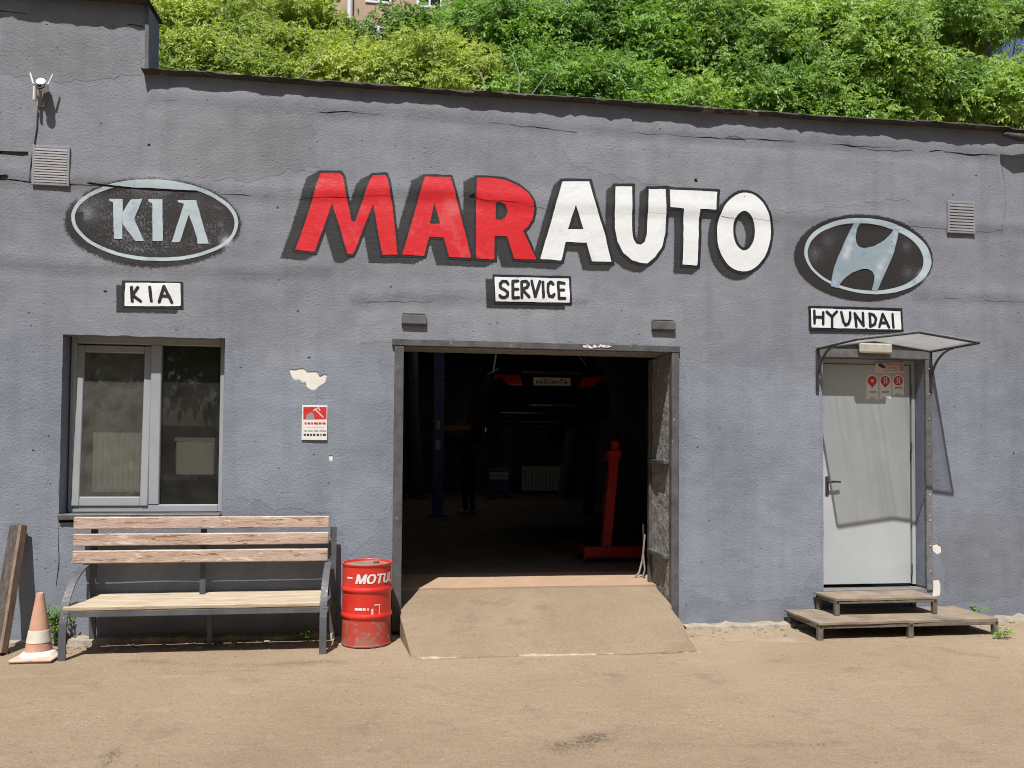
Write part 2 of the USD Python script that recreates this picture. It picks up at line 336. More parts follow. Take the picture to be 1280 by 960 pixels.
M['drum'] = mat('red_drum_paint', two((0.58, 0.022, 0.015), (0.68, 0.035, 0.02)), 4, rough=0.38, bump=0.15, spots=[((0.42, 0.11, 0.085), 9, 0.6), ((0.6, 0.42, 0.38), 24, 0.67), ((0.2, 0.1, 0.08), 15, 0.68)])
M['drum_low'] = mat('scuffed_drum_paint', two((0.4, 0.06, 0.045), (0.58, 0.05, 0.03)), 6, rough=0.5, bump=0.2, spots=[((0.36, 0.13, 0.1), 6, 0.5), ((0.3, 0.21, 0.16), 15, 0.6), ((0.6, 0.4, 0.35), 24, 0.62)])
M['drum_lid'] = mat('dusty_drum_lid', two((0.12, 0.09, 0.07), (0.27, 0.22, 0.17)), 9, rough=0.85)
M['print_white'] = mat('white_print', two((0.72, 0.7, 0.68), (0.82, 0.81, 0.8)), 30, rough=0.5, bump=0.1)
M['plate_white'] = mat('plate_white', two((0.98, 0.94, 0.8), (1.08, 1.02, 0.88)), 30, rough=0.5, bump=0)
M['print_black'] = mat('black_print', two((0.03, 0.03, 0.03), (0.06, 0.06, 0.06)), 30, rough=0.5, bump=0.1)
M['print_red'] = mat('red_print', two((0.55, 0.02, 0.02), (0.62, 0.04, 0.035)), 30, rough=0.45, bump=0.1)
M['print_faded'] = mat('faded_red_print', two((0.5, 0.22, 0.2), (0.6, 0.36, 0.33)), 30, rough=0.5, bump=0.1)
M['print_grey'] = mat('grey_print', two((0.25, 0.25, 0.25), (0.33, 0.32, 0.3)), 30, rough=0.5, bump=0.1)
M['print_pink'] = mat('pale_pink_print', two((0.66, 0.5, 0.46), (0.74, 0.62, 0.58)), 30, rough=0.5, bump=0.1)
M['cone_orange'] = mat('faded_orange_rubber', two((0.5, 0.25, 0.17), (0.6, 0.36, 0.26)), 6, rough=0.7, spots=[((0.6, 0.42, 0.32), 13, 0.62)])
M['cone_white'] = mat('dirty_white_rubber', two((0.55, 0.5, 0.44), (0.74, 0.7, 0.64)), 14, rough=0.7, spots=[((0.3, 0.24, 0.18), 30, 0.66)])
M['cone_base'] = mat('dirty_pale_orange_rubber', two((0.42, 0.27, 0.2), (0.62, 0.46, 0.37)), 14, rough=0.75, spots=[((0.3, 0.24, 0.18), 20, 0.62)])
M['deck'] = mat('dusty_deck_board', [(0.28, (0.13, 0.1, 0.072)), (0.5, (0.235, 0.185, 0.135)), (0.72, (0.31, 0.25, 0.185))], 4, 8, rough=0.9, bump=0.5, bscale=50)
M['deck_edge'] = mat('ragged_board_edge', two((0.1, 0.085, 0.065), (0.2, 0.17, 0.14)), 20, rough=0.9, bump=0.8)
M['vent'] = mat('vent_plastic', two((0.2, 0.19, 0.2), (0.27, 0.255, 0.265)), 8, rough=0.6, bump=0.1)
M['vent_frame'] = mat('vent_frame_paint', two((0.22, 0.22, 0.25), (0.28, 0.28, 0.31)), 8, rough=0.6, bump=0.2)
M['pale_edge'] = mat('pale_broken_concrete', two((0.26, 0.2, 0.14), (0.5, 0.43, 0.34)), 22, 8, rough=0.95, bump=0.8)
M['kerb'] = mat('broken_kerb_concrete', two((0.25, 0.21, 0.165), (0.42, 0.37, 0.3)), 9, 8, rough=0.95, bump=0.9, bscale=40, bdist=0.012)
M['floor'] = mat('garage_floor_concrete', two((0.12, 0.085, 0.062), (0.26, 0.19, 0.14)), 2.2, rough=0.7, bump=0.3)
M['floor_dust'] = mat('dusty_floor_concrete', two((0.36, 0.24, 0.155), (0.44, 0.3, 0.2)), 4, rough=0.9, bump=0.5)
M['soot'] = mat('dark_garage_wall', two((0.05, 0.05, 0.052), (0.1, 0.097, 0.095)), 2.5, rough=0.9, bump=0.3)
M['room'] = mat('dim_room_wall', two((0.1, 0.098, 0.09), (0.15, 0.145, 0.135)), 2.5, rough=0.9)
M['blind'] = mat('pale_blind', two((1.05, 1.1, 1.04), (1.15, 1.18, 1.12)), 3, rough=0.8)
M['blue_lift'] = mat('blue_lift_paint', two((0.1, 0.13, 0.4), (0.16, 0.2, 0.55)), 5, rough=0.5)
M['hoist_red'] = mat('red_hoist_paint', two((0.34, 0.01, 0.01), (0.46, 0.018, 0.015)), 5, rough=0.45)
M['radiator'] = mat('radiator_enamel', two((0.7, 0.7, 0.64), (0.85, 0.85, 0.78)), 8, rough=0.5)
M['rubber'] = mat('black_rubber', two((0.012, 0.012, 0.012), (0.025, 0.025, 0.025)), 20, rough=0.8)
M['car_black'] = mat('black_car_paint', two((0.012, 0.012, 0.014), (0.016, 0.016, 0.018)), 3, rough=0.18, bump=0, rvar=0.03, spec=0.6)
M['car_silver'] = mat('silver_car_paint', two((0.42, 0.44, 0.46), (0.48, 0.5, 0.52)), 3, rough=0.25, bump=0, rvar=0.03, metallic=0.4)
M['car_glass'] = mat('dark_car_glass', two((0.01, 0.012, 0.014), (0.015, 0.017, 0.02)), 3, rough=0.06, bump=0, rvar=0.02)
M['tail'] = mat('tail_lamp_plastic', two((0.5, 0.01, 0.01), (0.6, 0.02, 0.015)), 10, rough=0.15, bump=0, rvar=0.05)
M['chrome'] = mat('dull_chrome', two((0.5, 0.5, 0.5), (0.62, 0.62, 0.62)), 8, rough=0.25, metallic=1, bump=0, rvar=0.08)
M['lift_arm'] = mat('worn_orange_paint', two((0.45, 0.18, 0.04), (0.6, 0.3, 0.08)), 8, rough=0.6)
M['yellow'] = mat('yellow_hose', two((0.6, 0.4, 0.05), (0.7, 0.5, 0.1)), 8, rough=0.5)
M['skin'] = mat('skin', two((0.42, 0.24, 0.17), (0.5, 0.3, 0.22)), 12, rough=0.55, bump=0.1)
M['cloth'] = mat('dark_work_cloth', two((0.018, 0.018, 0.024), (0.035, 0.034, 0.042)), 12, rough=0.95)
M['cap'] = mat('grey_green_cap', two((0.2, 0.22, 0.19), (0.28, 0.29, 0.26)), 12, rough=0.95)
M['shoe'] = mat('white_shoe', two((0.6, 0.6, 0.58), (0.72, 0.72, 0.7)), 12, rough=0.6)
M['hair'] = mat('dark_hair', two((0.015, 0.012, 0.01), (0.03, 0.025, 0.02)), 40, rough=0.6)
M['bark'] = mat('grey_bark', two((0.07, 0.06, 0.05), (0.2, 0.18, 0.15)), 9, 8, rough=0.9, bump=0.8, stretch=(1, 1, 0.25))
M['twig'] = mat('dead_twig', two((0.28, 0.25, 0.21), (0.42, 0.39, 0.34)), 9, rough=0.9)
M['leaf_y'] = leaf_material('yellow_green_leaf', (0.17, 0.26, 0.05), (0.44, 0.53, 0.1), (0.74, 0.75, 0.3))
M['leaf_d'] = leaf_material('deep_green_leaf', (0.08, 0.18, 0.03), (0.27, 0.47, 0.07), (0.55, 0.68, 0.18))
M['leaf_b'] = leaf_material('bright_green_leaf', (0.1, 0.21, 0.04), (0.37, 0.53, 0.11), (0.7, 0.76, 0.33))
M['weed'] = leaf_material('weed_leaf', (0.08, 0.17, 0.02), (0.16, 0.32, 0.03), (0.3, 0.48, 0.06))
M['facade'] = mat('beige_facade', two((0.4, 0.29, 0.2), (0.5, 0.38, 0.28)), 2, rough=0.9)
M['far_white'] = mat('white_window_frame', two((0.66, 0.7, 0.76), (0.74, 0.77, 0.82)), 2, rough=0.6)
M['fence_grey'] = mat('concrete_fence', two((0.3, 0.28, 0.25), (0.4, 0.38, 0.34)), 2, rough=0.9)


M['roof_light'] = usdkit.material(stage, L + 'dirty_fibreglass', {'t': ('translucent_bsdf', {'color': (0.21, 0.21, 0.2)}), 'd': ('diffuse_bsdf', {'color': (0.3, 0.3, 0.28)}), 'x': ('mix_closure', {'fac': 0.5})}, [('t.BSDF', 'x.closure1'), ('d.BSDF', 'x.closure2')], surface='x.closure')


def glass_material(name, dust, dustcol, rough=0.015, gain=1.5):
    N = {'g': ('geometry', {}), 'n': ('noise_texture', {'scale': 9, 'detail': 6}), 'dm': ('map_range', {'from_min': 0.3, 'from_max': 0.7, 'to_min': dust * 0.6, 'to_max': dust * 1.4}),
         'f': ('fresnel', {'IOR': 1.55}), 'f2': ('math', {'math_type': 'multiply', 'value2': gain, 'use_clamp': True}), 't': ('transparent_bsdf', {'color': (0.97, 0.985, 0.975)}), 'gl': ('glossy_bsdf', {'roughness': rough, 'color': (1, 1, 1)}), 'x': ('mix_closure', {}),
         'd': ('diffuse_bsdf', {'color': dustcol}), 'y': ('mix_closure', {})}
    K = [('g.position', 'n.vector'), ('n.fac', 'dm.value'), ('f.fac', 'f2.value1'), ('f2.value', 'x.fac'), ('t.BSDF', 'x.closure1'), ('gl.BSDF', 'x.closure2'), ('dm.result', 'y.fac'), ('x.closure', 'y.closure1'), ('d.BSDF', 'y.closure2')]
    return usdkit.material(stage, L + name, N, K, surface='y.closure')


M['pane'] = glass_material('window_glass', 0.035, (0.4, 0.38, 0.34))
M['screen'] = glass_material('insect_screen', 0.085, (0.42, 0.4, 0.36), 0.5, 0.2)
M['polycarb'] = usdkit.material(stage, L + 'smoked_polycarbonate', {
    'g': ('geometry', {}), 'n': ('noise_texture', {'scale': 5, 'detail': 6}), 'r': ('rgb_ramp', {'ramp': [(0.3, (0.42, 0.41, 0.385)), (0.7, (0.58, 0.57, 0.54))]}),
    'd': ('principled_bsdf', {'roughness': 0.35}), 'tl': ('translucent_bsdf', {}), 'wm': ('mapping', {'scale': (11.0, 0.7, 0.7)}), 'w': ('noise_texture', {'scale': 1.0, 'detail': 4, 'roughness': 0.6}), 'wr': ('rgb_ramp', {'ramp': [(0.35, (0.82, 0.83, 0.84)), (0.6, (0.97, 0.98, 0.99))]}), 'tr': ('transparent_bsdf', {}), 'a': ('mix_closure', {'fac': 0.6}), 'b': ('mix_closure', {'fac': 0.78})},
    [('g.position', 'n.vector'), ('g.position', 'wm.vector'), ('wm.vector', 'w.vector'), ('w.fac', 'wr.fac'), ('wr.color', 'tr.color'), ('n.fac', 'r.fac'), ('r.color', 'd.base_color'), ('r.color', 'tl.color'), ('d.BSDF', 'a.closure1'), ('tl.BSDF', 'a.closure2'), ('a.closure', 'b.closure1'), ('tr.BSDF', 'b.closure2')], surface='b.closure')

# ground: sandy dust over old asphalt
def dust_material(name, k, sc=1.0):
  return usdkit.material(stage, L + name, {
    'g': ('geometry', {}), 'n1': ('noise_texture', {'scale': 0.55 * sc, 'detail': 9, 'roughness': 0.62}),
    'r1': ('rgb_ramp', {'ramp': [(0.28, dim(np.array((0.29, 0.217, 0.147)) * k)), (0.5, dim(np.array((0.345, 0.263, 0.182)) * k)), (0.72, dim(np.array((0.385, 0.3, 0.213)) * k))]}),
    'n2': ('noise_texture', {'scale': 75, 'detail': 4, 'roughness': 0.85}), 'r2': ('rgb_ramp', {'ramp': [(0.3, (0.42, 0.4, 0.37)), (0.44, (0.93, 0.93, 0.92)), (0.56, (1.04, 1.04, 1.04)), (0.7, (1.4, 1.38, 1.34))]}), 'm': ('mix', {'mix_type': 'multiply', 'fac': 0.85}),
    'n3': ('noise_texture', {'scale': 2.6, 'detail': 7, 'roughness': 0.7, 'distortion': 0.2}), 'm3': ('map_range', {'range_type': 'smoothstep', 'from_min': 0.53, 'from_max': 0.76, 'to_min': 0, 'to_max': 0.7}), 'x3': ('mix', {'color2': dim(np.array((0.2, 0.157, 0.115)) * k)}),
    'mp': ('mapping', {'scale': (1.0, 4.5, 1.0)}), 'n4': ('noise_texture', {'scale': 1.3 * sc, 'detail': 6, 'roughness': 0.6}), 'm4': ('map_range', {'range_type': 'smoothstep', 'from_min': 0.55, 'from_max': 0.7, 'to_min': 0, 'to_max': 0.35}), 'x4': ('mix', {'color2': dim(np.array((0.42, 0.335, 0.245)) * k)}),
    'b': ('noise_texture', {'scale': 55, 'detail': 9, 'roughness': 0.82}), 'b2': ('noise_texture', {'scale': 12, 'detail': 5, 'roughness': 0.6}), 'ba': ('math', {'math_type': 'multiply_add', 'value2': 1.4}), 'bm': ('bump', {'strength': 0.9, 'distance': 0.013}),
    'p': ('principled_bsdf', {'roughness': 0.95, 'specular_ior_level': 0.15})},
    [('g.position', k + '.vector') for k in ('n1', 'n2', 'n3', 'mp', 'b', 'b2')] + [('mp.vector', 'n4.vector'), ('n1.fac', 'r1.fac'), ('n2.fac', 'r2.fac'), ('n3.fac', 'm3.value'), ('m3.result', 'x3.fac'), ('r1.color', 'x3.color1'), ('n4.fac', 'm4.value'), ('m4.result', 'x4.fac'), ('x3.color', 'x4.color1'),
     ('x4.color', 'm.color1'), ('r2.color', 'm.color2'), ('m.color', 'p.base_color'), ('b2.fac', 'ba.value1'), ('b.fac', 'ba.value3'), ('ba.value', 'bm.height'), ('bm.normal', 'p.normal')], surface='p.BSDF')


M['ground'] = dust_material('dusty_asphalt', 1.0)
M['concrete'] = dust_material('ramp_concrete', np.array([0.87, 0.87, 0.87]), 2.6)
M['yard'] = mat('worn_asphalt', two((0.045, 0.045, 0.047), (0.075, 0.073, 0.07)), 1.5, 8, rough=0.9, bump=0.5)
M['stain'] = mat('oil_stain', two((0.1, 0.078, 0.055), (0.16, 0.125, 0.088)), 12, rough=0.8, bump=0.6)

# ------------------------------------------------------------------ ground
def grid_mesh(xs, ys, zf):
    X, Y = np.meshgrid(xs, ys, indexing='ij'); Z = zf(X, Y)
    n, k = X.shape; i = np.arange(n * k).reshape(n, k)
    q = np.stack([i[:-1, :-1], i[1:, :-1], i[1:, 1:], i[:-1, 1:]], -1).reshape(-1, 4)
    return (np.stack([X, Y, Z], -1).reshape(-1, 3), q)


def ground_h(X, Y):
    p = np.stack([X * 0.8, Y * 0.8, X * 0], -1)
    w = np.clip((5 - np.abs(Y + 2)) / 3, 0, 1)
    return -0.006 + w * (0.016 * (fbm(p, 4, 3) - 0.5) + 0.006 * (fbm(p * 9, 3, 5) - 0.5)) * np.clip((-Y + 0.1) / 0.5, 0.3, 1)


gx = np.concatenate([np.linspace(-80, -5, 20), np.arange(-4.96, 8, 0.05), np.linspace(8.05, 80, 20)])
gy = np.concatenate([np.linspace(-80, -5, 20), np.arange(-4.96, 0.4, 0.05), np.linspace(0.45, 110, 25)])
obj('ground', grid_mesh(gx, gy, ground_h), M['ground'], kind='structure', smooth=True)

obj('asphalt_yard', grid_mesh(np.linspace(-70, 70, 30), np.linspace(-75, -7.5, 20), lambda X, Y: X * 0 + 0.004), M['yard'], kind='structure', smooth=True)

# ------------------------------------------------------------------ wall relief, cracks, pits
CELL = 0.05
HX, HZ = np.arange(-5.5, 8.51, CELL), np.arange(-0.3, 5.61, CELL)
_X, _Z = np.meshgrid(HX, HZ, indexing='ij'); _P = np.stack([_X, _X * 0, _Z], -1)
H = 0.011 * (fbm(_P * 1.1, 4, 1) - 0.5) + 0.007 * (fbm(_P * 5.0, 3, 2) - 0.5)
seams = [
    [(200, 124), (260, 130), (320, 133), (420, 141), (500, 143), (600, 152), (700, 163), (800, 167), (870, 172), (920, 173), (980, 177), (1060, 181), (1130, 188), (1190, 190), (1255, 196), (1290, 199)],
    [(-20, 221), (50, 229), (100, 231), (170, 237), (250, 240), (345, 248), (400, 247), (480, 245), (560, 246), (600, 251), (640, 255), (690, 262), (760, 264), (850, 268), (960, 276), (1050, 280), (1150, 284), (1230, 289), (1290, 290)],
    [(-20, 330), (100, 338), (250, 342), (340, 345), (400, 342)], [(455, 377), (560, 375), (640, 379), (720, 381)], [(1150, 372), (1210, 374), (1290, 378)],
    [(-20, 12), (30, 17), (85, 23), (145, 28), (182, 35)]]
for s in seams:
    q = np.array(px_line(s)); zs = np.interp(HX, q[:, 0], q[:, 1]); ok = (HX > q[0, 0] - 0.1) & (HX < q[-1, 0] + 0.1)
    d = HZ[None, :] - zs[:, None]
    amp = (0.006 + 0.009 * fbm(np.stack([HX * 2, HX * 0, HX * 0], -1), 3, 9))[:, None]
    H += ok[:, None] * amp * (np.exp(-((d - 0.05) / 0.08) ** 2) * 0.8 - np.exp(-((d + 0.03) / 0.05) ** 2) * 0.6)
# the foot of the wall is lumpier
H += 0.02 * (fbm(_P * 4.0, 3, 21) - 0.4) * np.clip((0.28 - _Z) / 0.25, 0, 1)
H -= H.mean()
GX, GZ = np.gradient(H, CELL)


def bil(A, x, z):
    u, w = np.clip((x - HX[0]) / CELL, 0, len(HX) - 1.001), np.clip((z - HZ[0]) / CELL, 0, len(HZ) - 1.001)
    i, j = u.astype(int), w.astype(int); u, w = u - i, w - j
    return A[i, j] * (1 - u) * (1 - w) + A[i + 1, j] * u * (1 - w) + A[i, j + 1] * (1 - u) * w + A[i + 1, j + 1] * u * w


def conform(poly, off, cell=CELL):
    """triangulates a polygon of the wall plane over the relief's grid; returns (mesh, normals)"""
    V, T = [], []
    def emit(g):
        if g.is_empty or g.area < 1e-8: return
        if g.geom_type != 'Polygon':
            for s in getattr(g, 'geoms', []): emit(s)
            return
        v, f = trimesh.creation.triangulate_polygon(g, engine='earcut')
        if len(f) == 0: return
        a = v[f]; cr = (a[:, 1, 0] - a[:, 0, 0]) * (a[:, 2, 1] - a[:, 0, 1]) - (a[:, 1, 1] - a[:, 0, 1]) * (a[:, 2, 0] - a[:, 0, 0])
        f = np.where((cr < 0)[:, None], f[:, ::-1], f)
        T.append(np.asarray(f) + sum_n[0]); V.append(np.asarray(v)); sum_n[0] += len(v)
    sum_n = [0]
    def full(i0, i1, j0, j1):
        x = HX[0] + np.arange(i0, i1 + 1) * cell; z = HZ[0] + np.arange(j0, j1 + 1) * cell
        X, Z = np.meshgrid(x, z, indexing='ij'); k = np.arange(X.size).reshape(X.shape)
        q = np.stack([k[:-1, :-1], k[1:, :-1], k[1:, 1:], k[:-1, 1:]], -1).reshape(-1, 4)
        T.append(np.vstack([q[:, [0, 1, 2]], q[:, [0, 2, 3]]]) + sum_n[0]); V.append(np.stack([X.ravel(), Z.ravel()], 1)); sum_n[0] += X.size
    def rec(g, i0, i1, j0, j1):
        if g.is_empty: return
        b = sbox(HX[0] + i0 * cell, HZ[0] + j0 * cell, HX[0] + i1 * cell, HZ[0] + j1 * cell)
        g = g.intersection(b)
        if g.is_empty or g.area < 1e-9: return
        if g.area > b.area * (1 - 1e-9): return full(i0, i1, j0, j1)
        if i1 - i0 <= 1 and j1 - j0 <= 1: return emit(g)
        if i1 - i0 >= j1 - j0:
            m_ = (i0 + i1) // 2; rec(g, i0, m_, j0, j1); rec(g, m_, i1, j0, j1)
        else:
            m_ = (j0 + j1) // 2; rec(g, i0, i1, j0, m_); rec(g, i0, i1, m_, j1)
    x0, z0, x1, z1 = poly.bounds
    rec(poly, int((x0 - HX[0]) // cell), int((x1 - HX[0]) // cell) + 1, int((z0 - HZ[0]) // cell), int((z1 - HZ[0]) // cell) + 1)
    v, t = np.vstack(V), np.vstack(T)
    h = bil(H, v[:, 0], v[:, 1])
    n = np.stack([bil(GX, v[:, 0], v[:, 1]), 0 * h - 1, bil(GZ, v[:, 0], v[:, 1])], 1) * [-1, 1, -1]
    n[:, [0, 2]] *= -1
    n = np.stack([-(bil(GX, v[:, 0], v[:, 1])), -np.ones(len(h)), -(bil(GZ, v[:, 0], v[:, 1]))], 1); n /= np.linalg.norm(n, axis=1, keepdims=True)
    return trimesh.Trimesh(np.stack([v[:, 0], -(h + off), v[:, 1]], 1), t, process=False), n, v


def crack(pts, w0, w1, seed, jit=0.012, step=0.03, gaps=0.0):
    """a thin irregular slit along a polyline of the wall plane"""
    ls = LineString(pts); n = max(4, int(ls.length / step)); s = np.linspace(0, ls.length, n)
    p = np.array([ls.interpolate(t).coords[0] for t in s])
    k = np.stack([s * 6, s * 0 + seed, s * 0], -1)
    p[:, 1] += jit * (fbm(k, 4, seed) - 0.5) * 2
    w = w0 + (w1 - w0) * np.clip((fbm(k * 0.6, 3, seed + 5) - 0.35) * 2.2, 0, 1) ** 2
    if gaps: w = np.where(fbm(k * 0.35, 2, seed + 9) < gaps, 0, w)
    out = []; i = 0
    while i < n - 1:
        if w[i] <= 0.0004: i += 1; continue
        j = i
        while j < n - 1 and w[j] > 0.0004: j += 1
        if j - i >= 2:
            a = p[i:j + 1]; ww = w[i:j + 1].copy(); ww[0] = ww[-1] = 0.0003
            up = a + np.stack([0 * ww, ww / 2], 1); dn = a - np.stack([0 * ww, ww / 2], 1)
            g = Polygon(np.vstack([up, dn[::-1]])).buffer(0)
            if not g.is_empty: out.append(g)
        i = j + 1
    return unary_union(out) if out else Polygon()


def vcrack(pts, w0, w1, seed, **k):
    g = crack([(z, x) for x, z in pts], w0, w1, seed, **k)
    return affinity.affine_transform(g, [0, 1, 1, 0, 0, 0])


def blob(x, z, r, seed, n=9, sq=0.6):
    q = np.random.default_rng(seed); a = np.sort(q.uniform(0, 2 * math.pi, n)); rr = r * q.uniform(0.45, 1.1, n)
    return Polygon(np.stack([x + rr * np.cos(a), z + sq * rr * np.sin(a)], 1)).buffer(0)


holes = [crack(px_line(seams[0]), 0.003, 0.018, 3, jit=0.02, gaps=0.48), crack(px_line(seams[1][:5]), 0.006, 0.016, 4, jit=0.006, gaps=0.25), crack(px_line(seams[1][4:]), 0.002, 0.009, 6, jit=0.018, gaps=0.54),
         crack(px_line([(585, 243), (600, 250), (625, 252), (648, 254)]), 0.006, 0.013, 8), crack(px_line([(660, 259), (672, 259), (684, 262)]), 0.004, 0.009, 14),
         crack(px_line(seams[2]), 0.001, 0.006, 10, jit=0.025, gaps=0.56), crack(px_line(seams[3]), 0.002, 0.007, 12, jit=0.025, gaps=0.5), crack(px_line(seams[4]), 0.002, 0.008, 13, gaps=0.5),
         crack(px_line(seams[5]), 0.006, 0.03, 15, gaps=0.36), crack(px_line([(1040, 182), (1085, 187), (1120, 188), (1180, 190), (1256, 197)]), 0.005, 0.016, 16, jit=0.016, gaps=0.42),
         crack(px_line([(905, 172), (918, 170), (930, 175), (936, 184)]), 0.006, 0.016, 17), crack(px_line([(108, 229), (170, 236), (250, 240)]), 0.012, 0.024, 18, jit=0.004),
         vcrack(px_line([(589, 168), (588, 215), (590, 245)]), 0.002, 0.012, 19, jit=0.03, gaps=0.53), Polygon(),
         Polygon(), vcrack(px_line([(1254, 197), (1256, 240), (1252, 300)]), 0.002, 0.01, 23, jit=0.03, gaps=0.53), Polygon(),
         Polygon(),
         vcrack(px_line([(74, 655), (73, 690), (71, 735)]), 0.004, 0.012, 27), px_poly([(294, 860), (296, 900), (310, 925), (318, 880), (305, 862)], 4, 0, 200) if False else Polygon(),
         px_poly([(0, 632), (188, 638), (190, 662), (150, 668), (0, 655)], 5.333, 0, 70), px_poly([(0, 795), (40, 790), (62, 800), (40, 830), (0, 828)], 5.333, 0, 70),
         px_poly([(690, 275), (655, 300), (640, 285), (648, 312), (672, 325), (690, 318)], 6.716, 490, 200)]
# cast-concrete pits: scattered, thicker in a few zones of the photographed wall
zones = [(100, 90, 160, 60, 26), (80, 600, 60, 120, 20), (30, 520, 40, 140, 16), (640, 215, 330, 45, 26), (700, 405, 150, 25, 22), (1180, 350, 110, 130, 30), (1190, 620, 90, 120, 30), (940, 620, 80, 130, 22), (250, 400, 240, 60, 26), (1220, 230, 60, 80, 18), (680, 170, 560, 60, 46), (330, 570, 100, 60, 10), (910, 700, 60, 60, 14), (400, 600, 90, 90, 8)]
k = 100
for zx, zy, sx, sy, n in zones:
    for _ in range(n):
        k += 1
        p = onY(zx + sx * rng.uniform(-1, 1), zy + sy * rng.uniform(-1, 1))
        if p[2] > 0.1: holes.append(blob(p[0], p[2], rng.choice([0.006, 0.008, 0.012, 0.018], p=[0.45, 0.36, 0.16, 0.03]), k, sq=rng.uniform(0.4, 1.0)))
HOLES = unary_union([h for h in holes if not h.is_empty])
def rough_edge(poly, amp, seed, step=0.012):
    """hand-painted edge: the outline wavers a little"""
    out = []
    def ring(c):
        ls = LineString(c); n = max(8, int(ls.length / step)); q = np.array([ls.interpolate(t, True).coords[0] for t in np.arange(n) / n])
        k = np.stack([q[:, 0] * 14, q[:, 1] * 14, q[:, 0] * 0], -1)
        q[:, 0] += amp * (fbm(k, 4, seed) - 0.5) * 2; q[:, 1] += amp * (fbm(k, 4, seed + 3) - 0.5) * 2; return q
    for g in getattr(poly, 'geoms', [poly]):
        if g.is_empty or g.area < 1e-6: continue
        out.append(Polygon(ring(g.exterior.coords), [ring(i.coords) for i in g.interiors if i.length > 0.02]).buffer(0))
    return unary_union(out)


s4 = (6.86, 340, 440)
BARE = [rough_edge(px_poly(pts, *kk), 0.003, 51) for pts, kk in (([(148, 145), (195, 150), (235, 140), (275, 140), (300, 165), (385, 165), (408, 207), (450, 185), (472, 200), (455, 260), (400, 295), (365, 328), (330, 322), (295, 295), (290, 255), (262, 260), (235, 235), (190, 240), (165, 205)], s4), ([(483, 885), (515, 882), (524, 905), (512, 940), (490, 925)], s4),
                ([(820, 322), (845, 318), (866, 330), (866, 362), (845, 372), (822, 350)], (4, 960, 600)), ([(822, 500), (855, 495), (864, 520), (860, 578), (822, 582), (826, 540)], (4, 960, 600)))]
HOLES = HOLES.union(unary_union(BARE))

# openings of the wall
GX0, GX1, GTOP = -0.045, 2.425, 2.442
WX0, WX1, WZ0, WZ1 = -2.69, -1.436, 0.945, 2.455
DX0, DX1, DZ0, DZ1 = 3.838, 4.868, 0.31, 2.44
STEP_X, TOP_R, TOP_L = -2.095, 4.635, 5.2


def ragged(x0, x1, z0, z1, seed, amp=0.008):
    q = []
    for (a, b) in (((x0, z0), (x1, z0)), ((x1, z0), (x1, z1)), ((x1, z1), (x0, z1)), ((x0, z1), (x0, z0))):
        n = max(3, int(math.hypot(b[0] - a[0], b[1] - a[1]) / 0.03))
        for t in np.arange(n) / n: q.append((a[0] + (b[0] - a[0]) * t, a[1] + (b[1] - a[1]) * t))
    q = np.array(q); e = fbm(np.stack([q[:, 0] * 9, q[:, 1] * 9, q[:, 0] * 0], -1), 4, seed) - 0.5
    c = np.array([(x0 + x1) / 2, (z0 + z1) / 2]); d = np.sign(q - c); d = d * (np.abs(q - c) > 0.98 * np.abs([(x1 - x0) / 2, (z1 - z0) / 2]))
    return Polygon(q + d * (e[:, None] * amp * 2)).buffer(0)


face = Polygon([(-5.0, -0.12), (8.2, -0.12), (8.2, TOP_R), (STEP_X, TOP_R), (STEP_X, TOP_L), (-5.0, TOP_L)])
OPEN = unary_union([sbox(GX0, -0.5, GX1, GTOP), ragged(WX0, WX1, WZ0, WZ1, 3), ragged(DX0, DX1, DZ0 - 0.02, DZ1, 5, 0.005)])
B = thing('garage_building', 'low grey rendered garage with painted brand lettering, big gate opening, window and side door', 'garage')
wm, wn, _ = conform(face.difference(OPEN).difference(HOLES), 0.0)
obj('wall', wm, M['wall'], B, normals=wn)
# the body of the wall behind its render coat
T0, T1 = 0.016, 0.3
def wb(x0, x1, z0, z1, y0=T0, y1=T1): return trimesh.creation.box(bounds=[[x0, y0, z0], [x1, y1, z1]])
core = [wb(-5, WX0 - 0.004, -0.3, TOP_R), wb(WX0 - 0.004, WX1 + 0.004, -0.3, WZ0), wb(WX0 - 0.004, WX1 + 0.004, WZ1 + 0.004, TOP_R), wb(WX1 + 0.004, GX0 - 0.006, -0.3, TOP_R), wb(GX0 - 0.006, GX1 + 0.08, GTOP + 0.003, TOP_R),
        wb(GX1 + 0.08, DX0 - 0.004, -0.3, TOP_R), wb(DX0 - 0.004, DX1 + 0.004, -0.3, DZ0 - 0.02), wb(DX0 - 0.004, DX1 + 0.004, DZ1 + 0.004, TOP_R), wb(DX1 + 0.004, 8.2, -0.3, TOP_R)]
obj('wall_core', core, M['wallback'], B)
# parapet of the taller left bay, its side seen beyond the step
par = cat(wb(-5, STEP_X - 0.001, TOP_R + 0.003, TOP_L, T0, 0.32))
obj('parapet', wobble(par, 0.006, 3, 4, 0.15), M['wall'], B, smooth=30)
obj('corner_flashing', bar([(STEP_X + 0.004, -0.012, TOP_R + 0.01), (STEP_X + 0.002, -0.014, 4.95), (STEP_X - 0.002, -0.012, TOP_L)], (1, 0, 0), 0.03, 0.012), M['steel_frame'], B)
